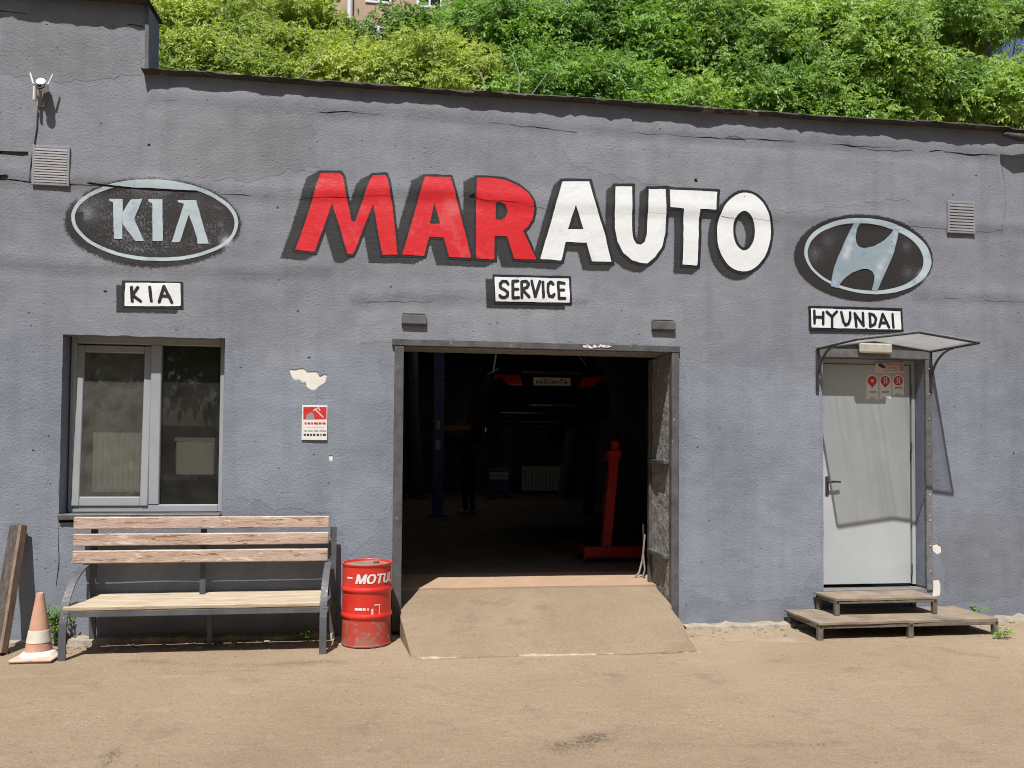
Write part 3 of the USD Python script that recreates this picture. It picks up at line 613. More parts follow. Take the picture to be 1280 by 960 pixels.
# reveals of the openings
def reveal(x0, x1, z0, z1, ins):
    return [trimesh.creation.box(bounds=[[x0 - 0.003, 0.003, z0], [x0, ins, z1]]), trimesh.creation.box(bounds=[[x1, 0.003, z0], [x1 + 0.003, ins, z1]]), trimesh.creation.box(bounds=[[x0, 0.003, z1], [x1, ins, z1 + 0.003]])]
obj('window_reveal', reveal(WX0, WX1, WZ0, WZ1, 0.3), M['wall'], B)
obj('door_reveal', reveal(DX0, DX1, DZ0, DZ1, 0.3), M['wall'], B)
obj('gate_reveal', [trimesh.creation.box(bounds=[[GX0 - 0.005, 0.003, -0.2], [GX0, 0.5, GTOP]]), trimesh.creation.box(bounds=[[GX0, 0.003, GTOP], [GX1 + 0.08, 0.5, GTOP + 0.003]])], M['reveal'], B)
# roof slab and the ragged felt lip
LIGHTS = ((0.4, 3.0, 10.6, 13.2), (-1.0, 0.9, 5.0, 7.0))   # two translucent roof lights of the garage
def pierced(x0, x1, y0, y1, z0, z1):
    """a slab with openings for the roof lights"""
    g_ = sbox(x0, y0, x1, y1).difference(unary_union([sbox(l[0], l[2], l[1], l[3]) for l in LIGHTS])); e_ = trimesh.creation.extrude_polygon(g_, z1 - z0, engine='earcut'); e_.apply_translation((0, 0, z0)); return e_
obj('roof', pierced(-3.2, 8.2, 0.02, 15.6, 4.3, 4.6), M['felt'], B)
for l in LIGHTS: obj('roof_light', trimesh.Trimesh([(l[0], l[2], 4.45), (l[1], l[2], 4.45), (l[1], l[3], 4.45), (l[0], l[3], 4.45)], [(0, 1, 2), (0, 2, 3)], process=False), M['roof_light'], B)


def felt_strip(x0, x1, z0, seed, over=0.09, thick=0.018, hang=0.008):
    xs = np.arange(x0, x1 + 0.001, 0.04); n = len(xs); k = np.stack([xs * 2.3, xs * 0, xs * 0], -1)
    o = over + 0.012 * (fbm(k, 4, seed) - 0.5) * 2 + 0.014 * (fbm(k * 7, 4, seed + 1) - 0.5) * 2
    hg = hang + 0.03 * (fbm(k * 3, 4, seed + 2) - 0.4)
    zt = z0 + 0.008 * (fbm(k * 0.8, 3, seed + 3) - 0.5) * 2
    rows = [(np.full(n, 0.4), zt + 0.03), (-o * 0.3, zt + 0.012), (-o * 0.85, zt + 0.004), (-o, zt - 0.004), (-o - 0.004, zt - hg), (-o + 0.008, zt - hg - 0.004), (-o + 0.012, zt - thick), (np.full(n, 0.01), zt - thick - 0.008)]
    v = np.stack([np.stack([xs, y, z], 1) for y, z in rows], 0); r = len(rows)
    idx = np.arange(r * n).reshape(r, n); q = np.stack([idx[:-1, :-1], idx[1:, :-1], idx[1:, 1:], idx[:-1, 1:]], -1).reshape(-1, 4)
    f = np.vstack([q[:, [0, 1, 2]], q[:, [0, 2, 3]]]); m_ = trimesh.Trimesh(v.reshape(-1, 3), f, process=False)
    return m_


for a, b, s, dz in ((STEP_X - 0.02, 0.62, 1, 0.0), (0.6, 2.05, 2, 0.008), (2.0, 4.78, 3, 0.001), (4.72, 5.75, 4, 0.011), (5.7, 8.2, 5, 0.0)):
    obj('roof_felt', felt_strip(a, b, 4.645 + dz, s, over=0.066 if s != 4 else 0.08), M['felt'], B)
obj('roof_felt', felt_strip(-5.0, STEP_X + 0.02, TOP_L + 0.015, 8, over=0.1), M['felt'], B)
pA, pB = onY(1256, 168, -0.1), onY(1285, 173, -0.1)
obj('curled_felt', [tube([pA, (pA + pB) / 2 + [0, -0.01, -0.012], pB, pB + [0.5, 0, 0]], [0.02, 0.036, 0.036, 0.03], 10)], M['felt'], B, smooth=True)

# ------------------------------------------------------------------ lettering painted on the wall
def sign(name, label): p = part(name, B); tag(stage.GetPrimAtPath(p), label); return p


def paint(name, poly, off, m_, parent, amp=0.0035, seed=1):
    g = rough_edge(poly, amp, seed).difference(HOLES)
    a, n, _ = conform(g, off); return obj(name, a, m_, parent, normals=n)


def sweep(poly, dx, dz, n=9):
    return unary_union([affinity.translate(poly, dx * t, dz * t) for t in np.linspace(0, 1, n)])


def spray(name, poly, off, m_, parent, soft, peak=1.0, cell=0.02, fn=None):
    a, n, v = conform(poly.buffer(soft).difference(HOLES), off, CELL)
    v0, f0 = a.vertices, a.faces
    for _ in range(2): v0, f0 = trimesh.remesh.subdivide(v0, f0)
    x, z = v0[:, 0], v0[:, 2]; h = bil(H, x, z); 
    n = np.stack([-bil(GX, x, z), -np.ones(len(x)), -bil(GZ, x, z)], 1); n /= np.linalg.norm(n, axis=1, keepdims=True)
    pts = shapely.points(x, z)
    if fn is None:
        d = shapely.distance(poly.boundary, pts); ins = shapely.contains(poly, pts); sd = np.where(ins, d, -d)
        al = peak * np.clip(0.5 + sd / (2 * soft), 0, 1)
    else: al = fn(x, z)
    return obj(name, trimesh.Trimesh(v0, f0, process=False), m_, parent, normals=n, primvar=al)


PXM = 0.0068   # metres per pixel of the photograph on the wall
letters = dict(
    M=(7.111, 340, 200, [(432, 115), (608, 115), (632, 150), (650, 260), (708, 545), (742, 545), (870, 175), (900, 138), (1010, 132), (1030, 170), (1070, 400), (1115, 845), (980, 842), (945, 640), (900, 390), (820, 590), (735, 810), (715, 842), (672, 835), (650, 770), (590, 560), (535, 385), (380, 820), (208, 800), (280, 600), (360, 350), (400, 200)], []),
    A=(6.716, 490, 200, [(275, 140), (490, 145), (535, 300), (600, 560), (665, 822), (480, 815), (435, 650), (310, 645), (270, 805), (85, 795), (150, 580), (220, 330)], [(357, 360), (405, 535), (318, 535), (345, 400)]),
    R=(6.716, 490, 200, [(712, 150), (800, 150), (940, 165), (1060, 215), (1140, 280), (1185, 350), (1195, 420), (1180, 500), (1140, 560), (1100, 600), (1150, 700), (1210, 838), (1025, 832), (965, 640), (860, 640), (860, 835), (705, 828), (705, 500)], [(868, 365), (900, 350), (950, 375), (972, 430), (950, 480), (915, 505), (870, 500)]),
    A2=(7.111, 660, 210, [(305, 120), (545, 122), (600, 330), (680, 590), (740, 835), (565, 830), (520, 665), (335, 658), (295, 822), (110, 808), (180, 560), (250, 310)], [(425, 330), (490, 545), (355, 545), (390, 430)]),
    U=(7.111, 660, 210, [(778, 165), (925, 165), (922, 560), (935, 630), (960, 672), (1000, 682), (1035, 660), (1052, 600), (1062, 450), (1072, 188), (1222, 188), (1228, 400), (1218, 580), (1190, 700), (1130, 790), (1060, 848), (1000, 845), (920, 820), (840, 750), (795, 660), (772, 540), (770, 350)], []),
    T=(7.111, 800, 220, [(262, 122), (682, 142), (672, 302), (528, 295), (520, 500), (508, 795), (378, 788), (385, 500), (385, 290), (265, 280)], []),
    O=(7.111, 800, 220, [(922 + (240 * math.cos(t)), 500 - 350 * math.sin(t) - 12 * math.cos(t)) for t in np.arange(0, 2 * math.pi, 0.16)], [(922 + (97 * math.cos(t)), 488 - 174 * math.sin(t)) for t in np.arange(0, 2 * math.pi, 0.2)]))
SG = sign('painted_service_name', 'big hand-painted MARAUTO lettering, MAR red and AUTO white with black shading, over the gate')
shapes = {}
for ch, (s, ox, oy, out, hole) in letters.items():
    g = px_poly(out, s, ox, oy)
    if hole: g = g.difference(px_poly(hole, s, ox, oy))
    shapes[ch] = g
sh, ol = [], []
for ch, g in shapes.items():
    redl = ch in 'MAR'
    o = g.buffer((3.0 if redl else 3.8) * PXM, join_style=2, mitre_limit=2.0); ol.append(o)
    sh.append(sweep(o, (-14 if redl else -9) * PXM, -(8 if redl else 8.5) * PXM))
fills = unary_union(list(shapes.values()))
spray('painted_shade', unary_union(sh), 0.002, M['spray_dark'], SG, 0.012, peak=0.8)
paint('painted_outline', unary_union(ol), 0.004, M['outline'], SG, 0.006, 3)
for i, (ch, g) in enumerate(shapes.items()):
    paint('painted_letter', g, 0.0065, M['red' if ch in ('M', 'A', 'R') else 'white'], SG, 0.004, 11 + i)


def strokes(lines, s, ox, oy, w, seed=1):
    out = []
    for ln in lines: out.append(LineString(px_line(ln, s, ox, oy)).buffer(w / 2))
    return out


def label_box(name, label, s, ox, oy, quad, outline, shade, words, w):
    p = sign(name, label)
    q = px_poly(quad, s, ox, oy); o = px_poly(outline, s, ox, oy)
    spray('painted_shade', affinity.translate(o, *shade).union(o), 0.002, M['spray_dark'], p, 0.008, peak=0.85)
    paint('painted_border', o, 0.004, M['outline'], p, 0.004, 5)
    paint('white_ground', q, 0.0065, M['white'], p, 0.004, 6)
    for i, ls in enumerate(words):
        paint('painted_letter', unary_union(strokes(ls, s, ox, oy, w)), 0.009, M['outline'], p, 0.003, 20 + i)


label_box('painted_label', 'small white painted box reading KIA under the oval emblem', 5.333, 70, 210, [(462, 766), (830, 768), (833, 922), (460, 920)], [(440, 750), (848, 760), (850, 942), (442, 932)], (-6.5 * PXM, -5.5 * PXM),
          [[[(505, 795), (511, 890)], [(548, 798), (513, 848), (566, 890)]], [[(628, 795), (638, 888)]], [[(690, 893), (722, 790), (775, 897)], [(702, 855), (756, 855)]]], 0.025)
label_box('painted_label', 'white painted box reading SERVICE above the gate opening', 9.846, 600, 335, [(180, 110), (1095, 130), (1105, 430), (190, 410)], [(155, 78), (1120, 102), (1130, 462), (165, 440)], (-9 * PXM, -6 * PXM),
          [[[(345, 200), (322, 168), (275, 165), (245, 195), (252, 245), (300, 270), (340, 300), (335, 345), (300, 368), (258, 360), (240, 340)]], [[(465, 160), (402, 165), (402, 370), (475, 365)], [(402, 265), (465, 262)]],
           [[(512, 365), (510, 170), (570, 165), (597, 200), (577, 240), (515, 262), (602, 357)]], [[(635, 160), (677, 355), (735, 165)]], [[(773, 175), (777, 360)]], [[(900, 200), (872, 172), (838, 200), (834, 290), (852, 350), (890, 357), (912, 325)]], [[(1035, 188), (962, 178), (967, 377), (1042, 377)], [(964, 275), (1028, 272)]]], 0.026)
label_box('painted_label', 'long white painted box reading HYUNDAI above the side door', 9.143, 1000, 370, [(122, 142), (1145, 175), (1153, 385), (130, 360)], [(95, 112), (1165, 140), (1175, 410), (100, 395)], (1 * PXM, -4 * PXM),
          [[[(158, 168), (162, 312)], [(262, 190), (262, 322)], [(165, 243), (258, 245)]], [[(300, 182), (360, 237), (415, 180)], [(360, 235), (363, 352)]], [[(465, 185), (490, 290), (517, 337), (550, 320), (570, 250), (568, 190)]], [[(640, 350), (620, 200), (722, 342), (712, 195)]],
           [[(790, 205), (800, 350), (850, 322), (862, 260), (838, 217), (787, 202)]], [[(900, 352), (940, 205), (1012, 358)], [(915, 307), (988, 307)]], [[(1052, 210), (1062, 360)]]], 0.026)


def oval(cx, cy, a, b, kx, s, ox, oy, p=2.0):
    t = np.arange(0, 2 * math.pi, 0.06)
    return px_poly([(cx + a * math.copysign(abs(math.cos(u)) ** (2 / p), math.cos(u)), cy + b * math.copysign(abs(math.sin(u)) ** (2 / p), math.sin(u)) + kx * a * math.cos(u)) for u in t], s, ox, oy)


def glow(parent, spots, off, s, ox, oy):
    """soft white airbrush patches: (x, y, radius in px of the photograph, strength)"""
    for i, (x, y, r, st) in enumerate(spots):
        c = onY(ox + x / s, oy + y / s); r = r * PXM
        spray('airbrush_highlight', Point(c[0], c[2]).buffer(2.2 * r), off + 0.0006 * (i % 3), M['spray_white'], parent, 0.002, fn=lambda X, Z: st * np.exp(-(((X - c[0]) ** 2 + (Z - c[2]) ** 2) / (r * r))))


k5 = (5.333, 70, 210)
KG = sign('painted_emblem', 'painted oval emblem with pale blue KIA letters above the window')
halo, inner_ = oval(645, 366, 585, 296, 0.02, *k5), oval(660, 350, 545, 262, 0.035, *k5)
def kia_cover(X, Z):
    p_ = shapely.points(X, Z); d = np.where(shapely.contains(halo, p_), 1, -1) * shapely.distance(halo.boundary, p_); di = np.where(shapely.contains(inner_, p_), 1, -1) * shapely.distance(inner_.boundary, p_)
    n_ = fbm(np.stack([X * 5, Z * 9, X * 0], -1), 4, 44)
    return np.clip(0.5 + d / 0.07, 0, 1) * (0.98 - np.clip(di / 0.06, 0, 1) * (0.3 + 0.5 * (n_ - 0.4)))
spray('dark_ground', halo, 0.002, M['spray_oval'], KG, 0.045, fn=kia_cover)
ring = oval(660, 350, 556, 272, 0.035, *k5).difference(oval(660, 352, 532, 246, 0.035, *k5))
ring = ring.union(oval(660, 350, 556, 272, 0.035, *k5).intersection(px_poly([(335, 60), (965, 60), (970, 158), (820, 154), (560, 140), (345, 124)], *k5)))
paint('painted_ring', ring, 0.0045, M['ice'], KG, 0.004, 31)
for polys in ([[(355, 208), (447, 208), (443, 473), (388, 473), (381, 228), (357, 222)], [(500, 208), (577, 206), (520, 345), (448, 356), (444, 300)], [(446, 330), (520, 338), (587, 487), (530, 487), (446, 375)]],
              [[(617, 208), (710, 208), (714, 488), (645, 488), (643, 235), (620, 228)]],
              [[(812, 215), (935, 215), (1020, 507), (945, 507), (940, 460), (888, 310), (825, 495), (772, 495), (855, 240), (815, 230)]]):
    paint('painted_letter', unary_union([px_poly(q, *k5) for q in polys]), 0.0045, M['ice'], KG, 0.004, 33)
glow(KG, [(210, 300, 12, 0.32), (1140, 495, 8, 0.6), (580, 100, 14, 0.3), (720, 100, 14, 0.3), (170, 210, 6, 0.4), (930, 190, 12, 0.12), (250, 260, 14, 0.16)], 0.007, *k5)
k6 = (6.4, 980, 260)
HG = sign('painted_emblem', 'painted oval emblem with a slanted pale blue H above the side door')
spray('dark_ground', oval(635, 400, 556, 348, 0.03, *k6), 0.002, M['spray_oval'], HG, 0.016, peak=0.95)
hring = oval(668, 386, 508, 302, 0.075, *k6).difference(oval(650, 392, 464, 268, 0.07, *k6))
paint('painted_ring', hring, 0.0045, M['ice'], HG, 0.003, 41)
Hp = smooth_poly(px_poly([(560, 118), (610, 118), (582, 170), (570, 230), (576, 280), (600, 312), (640, 322), (720, 305), (800, 260), (860, 200), (880, 165), (920, 170), (905, 250), (880, 350), (830, 470), (780, 580), (745, 662), (698, 662), (715, 600), (720, 550), (705, 510), (670, 490), (620, 490), (550, 515), (490, 555), (450, 600), (425, 642), (368, 625), (380, 560), (400, 470), (440, 370), (500, 230)], *k6), 0.004)
paint('painted_letter', Hp, 0.0065, M['ice_shade'], HG, 0.003, 42)
hs = [(onY(980 + x / 6.4, 260 + y / 6.4), r * PXM, st) for x, y, r, st in ((510, 320, 7, 0.62), (490, 385, 7, 0.6), (535, 250, 6, 0.5), (575, 180, 5, 0.4), (765, 475, 7, 0.62), (745, 550, 6, 0.5), (800, 415, 6, 0.4), (848, 350, 6, 0.42), (878, 270, 6, 0.5), (893, 205, 5, 0.45), (425, 540, 6, 0.25), (400, 605, 5, 0.35))]
spray('airbrush_highlight', Hp.buffer(-0.006), 0.009, M['spray_white'], HG, 0.001, fn=lambda X, Z: np.clip(sum(st * np.exp(-(((X - c[0]) ** 2 + (Z - c[2]) ** 2) / (r * r))) for c, r, st in hs), 0, 0.85))
glow(HG, [(240, 370, 13, 0.17), (350, 265, 12, 0.14), (975, 310, 8, 0.17), (985, 515, 10, 0.16), (1100, 540, 8, 0.5)], 0.0105, *k6)

# areas rolled over again with a slightly different grey
for pts, mk in (([(455, 380), (640, 381), (850, 386), (856, 430), (700, 427), (495, 421), (448, 424)], 'wall_patch'), ([(858, 455), (1020, 470), (1022, 700), (990, 745), (905, 752), (858, 735)], 'wall_patch'), ([(300, 440), (470, 446), (484, 640), (440, 692), (420, 640), (300, 620)], 'wall_patch'),
                ([(205, 140), (385, 146), (392, 205), (310, 222), (206, 214)], 'wall_dark'), ([(700, 172), (940, 188), (1140, 200), (1142, 245), (980, 262), (720, 205)], 'wall_patch'), ([(1170, 640), (1275, 650), (1275, 740), (1190, 750)], 'wall_dark'), ([(5, 30), (170, 50), (172, 90), (80, 98), (4, 88)], 'wall_dark')):
    g_ = px_poly(pts, 1, 0, 0).buffer(0.03, join_style=1)
    paint('repainted_patch', g_.difference(OPEN.buffer(0.02)), 0.0012, M[mk], B, 0.05, 71)

# bare plaster where the paint has come off
for bp in BARE:
    a, n, _ = conform(bp.buffer(0.004), -0.004); obj('bare_patch', a, M['chip'], B, normals=n)

# ------------------------------------------------------------------ gate: angle-iron frame, open leaf
GF = part('gate_frame', B)
zt = 2.49
for x0, x1 in ((GX0, GX0 + 0.075), (GX1 - 0.03, GX1 + 0.035)):
    obj('post', wobble(cbox(x0 - 0.004, x1, -0.022, 0.05, 0.02, GTOP - 0.012, 0.004), 0.0025, 4, 3, 0.12), M['steel_frame'], GF, smooth=35)
obj('lintel', wobble(cbox(GX0 - 0.025, GX1 + 0.04, -0.026, 0.05, GTOP - 0.01, zt, 0.004), 0.004, 3, 6, 0.12), M['steel_frame'], GF, smooth=35)
for i, (x, w, h, t) in enumerate(((731, 5, 5, 0.3), (737, 6, 7, -0.5), (744, 5, 6, 0.2), (750, 4, 4, 0.8), (756, 6, 8, -0.2), (761, 3, 8, 0.1))):
    c = onY(x, 433, -0.03); obj('paint_splash', poly_flat(affinity.rotate(blob(c[0], c[2], 0.022 + 0.003 * w, 60 + i, 8, 0.5), 40 * t), -0.0295, 0.001), M['chip'], GF)
LX = GX1 - 0.025
lf = part('gate_leaf', B)
lm = trimesh.creation.box(bounds=[[LX, 0.055, 0.1], [LX + 0.05, 0.575, GTOP - 0.01]])
lm = wobble(lm, 0.012, 9, 12, 0.035)
obj('panel', lm, M['reveal'], lf, smooth=True)
obj('stile', cbox(LX - 0.028, LX + 0.03, 0.56, 0.615, 0.12, GTOP - 0.015), M['steel_frame'], lf)
for pxy in ((822, 577), (822, 692)):
    z = onY(pxy[0], pxy[1], 0.3)[2]; obj('rib', cbox(LX - 0.05, LX + 0.01, 0.07, 0.56, z - 0.018, z + 0.018), M['steel_frame'], lf)

# ------------------------------------------------------------------ window
Wn = part('window', B)
yF = 0.14
x0, x1 = onY(86, 560, yF)[0], onY(281, 560, yF)[0] - 0.012
zb, ztp = onY(190, 640, yF)[2], WZ1 + 0.01
xm0, xm1 = onY(187, 540, yF)[0], onY(200, 540, yF)[0]
fw = 0.055
def frame(xa, xb, za, zc, y0, y1, wl, wr, wt, wbm):
    return [cbox(xa, xa + wl, y0, y1, za, zc, 0.005), cbox(xb - wr, xb, y0, y1, za, zc, 0.005), cbox(xa + wl + 0.0005, xb - wr - 0.0005, y0 + 0.002, y1, za, za + wbm, 0.005), cbox(xa + wl + 0.0005, xb - wr - 0.0005, y0 + 0.002, y1, zc - wt, zc, 0.005)]
obj('frame', frame(x0, x1, zb, ztp, yF, yF + 0.07, 0.035, 0.035, 0.06, 0.06) + [cbox(xm0, xm1, yF - 0.002, yF + 0.068, zb + 0.061, ztp - 0.061, 0.005)], M['pvc'], Wn)
# the left sash stands tilted inwards at its top
sm = frame(x0 + 0.03, xm0 - 0.002, zb + 0.05, ztp - 0.07, yF - 0.012, yF + 0.045, 0.06, 0.06, 0.06, 0.075)
R_ = trimesh.transformations.rotation_matrix(-math.radians(2.0), (1, 0, 0), (0, yF + 0.02, zb + 0.05))
sash = trimesh.util.concatenate(sm); sash.apply_transform(R_); obj('sash', sash, M['pvc'], Wn)
def sheet_y(xa, xb, y, za, zc): return trimesh.Trimesh([(xa, y, za), (xb, y, za), (xb, y, zc), (xa, y, zc)], [(0, 1, 2), (0, 2, 3)], process=False)
gp = sheet_y(x0 + 0.08, xm0 - 0.05, yF + 0.014, zb + 0.11, ztp - 0.12); gp.apply_transform(R_); obj('pane', gp, M['pane'], Wn)
sc = sheet_y(x0 + 0.08, xm0 - 0.05, yF + 0.002, zb + 0.11, ztp - 0.12); sc.apply_transform(R_); obj('insect_screen', sc, M['screen'], Wn)
obj('pane', sheet_y(xm1 - 0.004, x1 - 0.03, yF + 0.032, zb + 0.055, ztp - 0.055), M['pane'], Wn)
obj('sill', cbox(WX0 + 0.004, WX1 - 0.01, -0.03, yF + 0.03, zb - 0.05, zb - 0.004, 0.006), M['steel_frame'], Wn)
# the room behind the window
rm = []
for b in ([[-3.1, 0.3, 0], [-0.9, 3.2, 0.02]], [[-3.1, 0.3, 2.9], [-0.9, 3.2, 2.92]], [[-3.12, 0.3, 0.02], [-3.1, 3.2, 2.9]], [[-0.92, 0.3, 0.02], [-0.9, 3.2, 2.9]], [[-3.1, 3.2, 0.02], [-0.92, 3.22, 2.9]]): rm.append(trimesh.creation.box(bounds=b))
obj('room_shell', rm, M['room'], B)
a, b = onY(115, 615, 0.3), onY(181, 541, 0.3)
n = 60; xs = np.linspace(a[0], b[0] + 0.1, n); ys = 0.3 + 0.012 * np.sin(np.arange(n) * 1.3)
bl = np.vstack([np.stack([xs, ys, np.full(n, a[2])], 1), np.stack([xs, ys, np.full(n, b[2])], 1)]); q = np.array([(i, i + 1, n + i + 1, n + i) for i in range(n - 1)])
obj('window_blind', (bl, q), M['blind'], '/World', label='pale sheet hanging behind the left window pane', cat='blind', smooth=True)
a, b = onY(219, 594, 0.36), onY(268, 552, 0.36)
CB = thing('storage_box', 'pale box standing inside the room behind the right window pane', 'box', (a[0], 0.5, a[2]))
obj('carton', wobble(cbox(a[0], b[0], 0.36, 0.66, a[2], b[2], 0.01), 0.006, 4, 5, 0.1), M['blind'], CB); obj('lid', cbox(a[0] - 0.01, b[0] + 0.01, 0.35, 0.67, b[2] + 0.001, b[2] + 0.035), M['white_plastic'], CB)
TB = thing('table', 'table inside the room behind the window', 'table', (-1.8, 0.9, 0.02))
obj('tabletop', cbox(-2.6, -1.0, 0.33, 1.2, a[2] - 0.04, a[2] - 0.002), M['wood_old'], TB)
for tx in (-2.5, -1.1):
    for ty in (0.4, 1.12): obj('leg', cbox(tx - 0.025, tx + 0.025, ty - 0.025, ty + 0.025, 0.02, a[2] - 0.041), M['wood_old'], TB)

# ------------------------------------------------------------------ side door
D = part('door', B)
yD = 0.165
obj('door_frame', [cbox(DX0 + 0.002, DX0 + 0.04, yD, yD + 0.06, DZ0, DZ1 - 0.002), cbox(onY(1140, 600, yD)[0], DX1 - 0.002, yD - 0.004, yD + 0.06, DZ0, DZ1 - 0.002), cbox(DX0 + 0.042, onY(1140, 600, yD)[0] - 0.001, yD, yD + 0.06, DZ1 - 0.05, DZ1 - 0.002)], M['door'], D)
LX1 = onY(1137, 600, yD)[0]
obj('leaf', cbox(DX0 + 0.03, LX1, yD - 0.012, yD + 0.04, DZ0 + 0.012, DZ1 - 0.055, 0.004), M['door'], D)
for pz in (489, 560, 712):
    z = onY(1136, pz, yD)[2]; obj('hinge', tube([(LX1 + 0.008, yD - 0.016, z - 0.05), (LX1 + 0.008, yD - 0.016, z + 0.05)], 0.008, 8), M['steel_frame'], D, smooth=30)
hz = onY(1032, 602, yD)[2]; hx = onY(1032, 602, yD)[0]
obj('lock_plate', cbox(hx - 0.012, hx + 0.022, yD - 0.02, yD - 0.012, hz - 0.13, hz + 0.05, 0.003), M['steel_dark'], D)
obj('handle', [tube([(hx + 0.005, yD - 0.02, hz), (hx + 0.005, yD - 0.062, hz)], 0.009), tube([(hx - 0.002, yD - 0.062, hz), (hx + 0.06, yD - 0.064, hz + 0.002), (hx + 0.115, yD - 0.058, hz)], 0.0095)], M['steel_dark'], D, smooth=40)
obj('door_trim', [wobble(cbox(DX1 - 0.012, DX1 + 0.05, -0.013, 0.004, DZ0 - 0.03, DZ1 + 0.02, 0.003), 0.004, 7, 4, 0.05)], M['door_trim'], D, smooth=40)
obj('door_trim', [wobble(cbox(DX0 - 0.04, DX1 + 0.03, -0.018, 0.004, DZ1 - 0.012, DZ1 + 0.065, 0.003), 0.003, 7, 8, 0.05)], M['door_trim'], D, smooth=40)
for i in range(9):
    z = DZ0 + 0.15 + i * 0.235; obj('screw', trimesh.creation.icosphere(1, 0.006).apply_translation((DX1 + 0.02, -0.016, z)), M['white_plastic'], D)
# stickers: a faded warning notice and three ribbon badges
yS = yD - 0.0125
k3 = (10.667, 1060, 430)
def pp(pts): return px_poly(pts, *k3, yS)
st = part('warning_sticker', D)
obj('backing', poly_flat(pp([(360, 250), (745, 240), (745, 385), (360, 388)]), yS, 0.0015), M['print_pink'], st)
obj('red_panel', poly_flat(pp([(480, 258), (735, 250), (735, 285), (500, 292)]), yS - 0.0016, 0.001), M['print_faded'], st)
obj('red_panel', poly_flat(pp([(685, 290), (738, 288), (738, 360), (690, 362)]), yS - 0.0016, 0.001), M['print_faded'], st)
obj('picture', poly_flat(pp([(395, 262), (440, 258), (500, 300), (498, 325), (465, 322), (430, 310), (405, 290)]), yS - 0.0016, 0.001), M['print_black'], st)
for (xa, xb, yy, hh) in ((520, 570, 320, 16), (580, 650, 320, 16), (470, 520, 356, 8), (530, 600, 356, 8), (610, 670, 356, 8)): obj('printed_line', poly_flat(pp([(xa, yy - hh / 2), (xb, yy - hh / 2), (xb, yy + hh / 2), (xa, yy + hh / 2)]), yS - 0.0016, 0.001), M['print_grey'], st)
for cxp, cyp, bot, pin, txt in ((322, 490, 745, True, False), (495, 490, 745, True, True), (667, 490, 690, False, True)):
    sk = part('ribbon_sticker', D); w = 78; th = np.arange(math.pi, 2 * math.pi + 0.01, math.pi / 14)
    top = [(cxp + w * math.cos(t), cyp + 80 * math.sin(t)) for t in th]
    obj('backing', poly_flat(pp(top + [(cxp + w, bot), (cxp, bot - 42), (cxp - w, bot)]), yS, 0.0015), M['print_white'], sk)
    tt = np.arange(0, 2 * math.pi, 0.25); circ = pp([(cxp + 62 * math.cos(t), cyp + 64 * math.sin(t)) for t in tt])
    if pin: circ = circ.union(pp([(cxp - 46, cyp + 40), (cxp + 46, cyp + 40), (cxp, cyp + 95)]))
    obj('red_badge', poly_flat(circ, yS - 0.0016, 0.001), M['print_red'], sk)
    if not txt: obj('dot', poly_flat(pp([(cxp + 22 * math.cos(t), cyp + 22 * math.sin(t)) for t in tt]), yS - 0.0027, 0.001), M['print_pink'], sk)
    else:
        c = onY(1060 + (cxp - 27) / 10.667, 430 + (cyp + 40) / 10.667, yS); obj('emblem', text_wall('Я', 0.058, c[0], yS - 0.0027, c[2], True, 0.85, 0.001), M['print_pink'], sk)
    ly = 640 if pin else 583
    obj('printed_line', poly_flat(pp([(cxp - 45, ly - 9), (cxp + 52, ly - 11), (cxp + 52, ly + 9), (cxp - 45, ly + 11)]), yS - 0.0016, 0.001), M['print_grey'], sk)

# ------------------------------------------------------------------ garage interior
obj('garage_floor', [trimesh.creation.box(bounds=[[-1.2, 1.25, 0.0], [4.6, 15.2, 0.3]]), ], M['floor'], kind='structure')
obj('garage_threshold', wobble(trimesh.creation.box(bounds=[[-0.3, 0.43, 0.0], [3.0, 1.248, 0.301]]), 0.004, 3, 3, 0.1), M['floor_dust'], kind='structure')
sh_ = []
for b in ([[-1.22, 0.5, 0.0], [-1.2, 15.2, 4.28]], [[4.6, 0.5, 0.0], [4.62, 15.2, 4.28]], [[-1.2, 15.2, 0], [4.6, 15.22, 4.28]],  [[-1.2, 0.49, 0.0], [GX0 - 0.006, 0.51, 4.28]], [[GX1 + 0.1, 0.49, 0.0], [4.6, 0.51, 4.28]], [[GX0 - 0.006, 0.49, GTOP + 0.004], [GX1 + 0.1, 0.51, 4.28]], [[GX1 + 0.026, 0.3, 0.0], [GX1 + 0.1, 0.51, GTOP]]): sh_.append(trimesh.creation.box(bounds=b))
sh_.append(pierced(-1.22, 4.62, 0.52, 15.22, 4.281, 4.299))
obj('inner_wall', sh_, M['soot'], B)

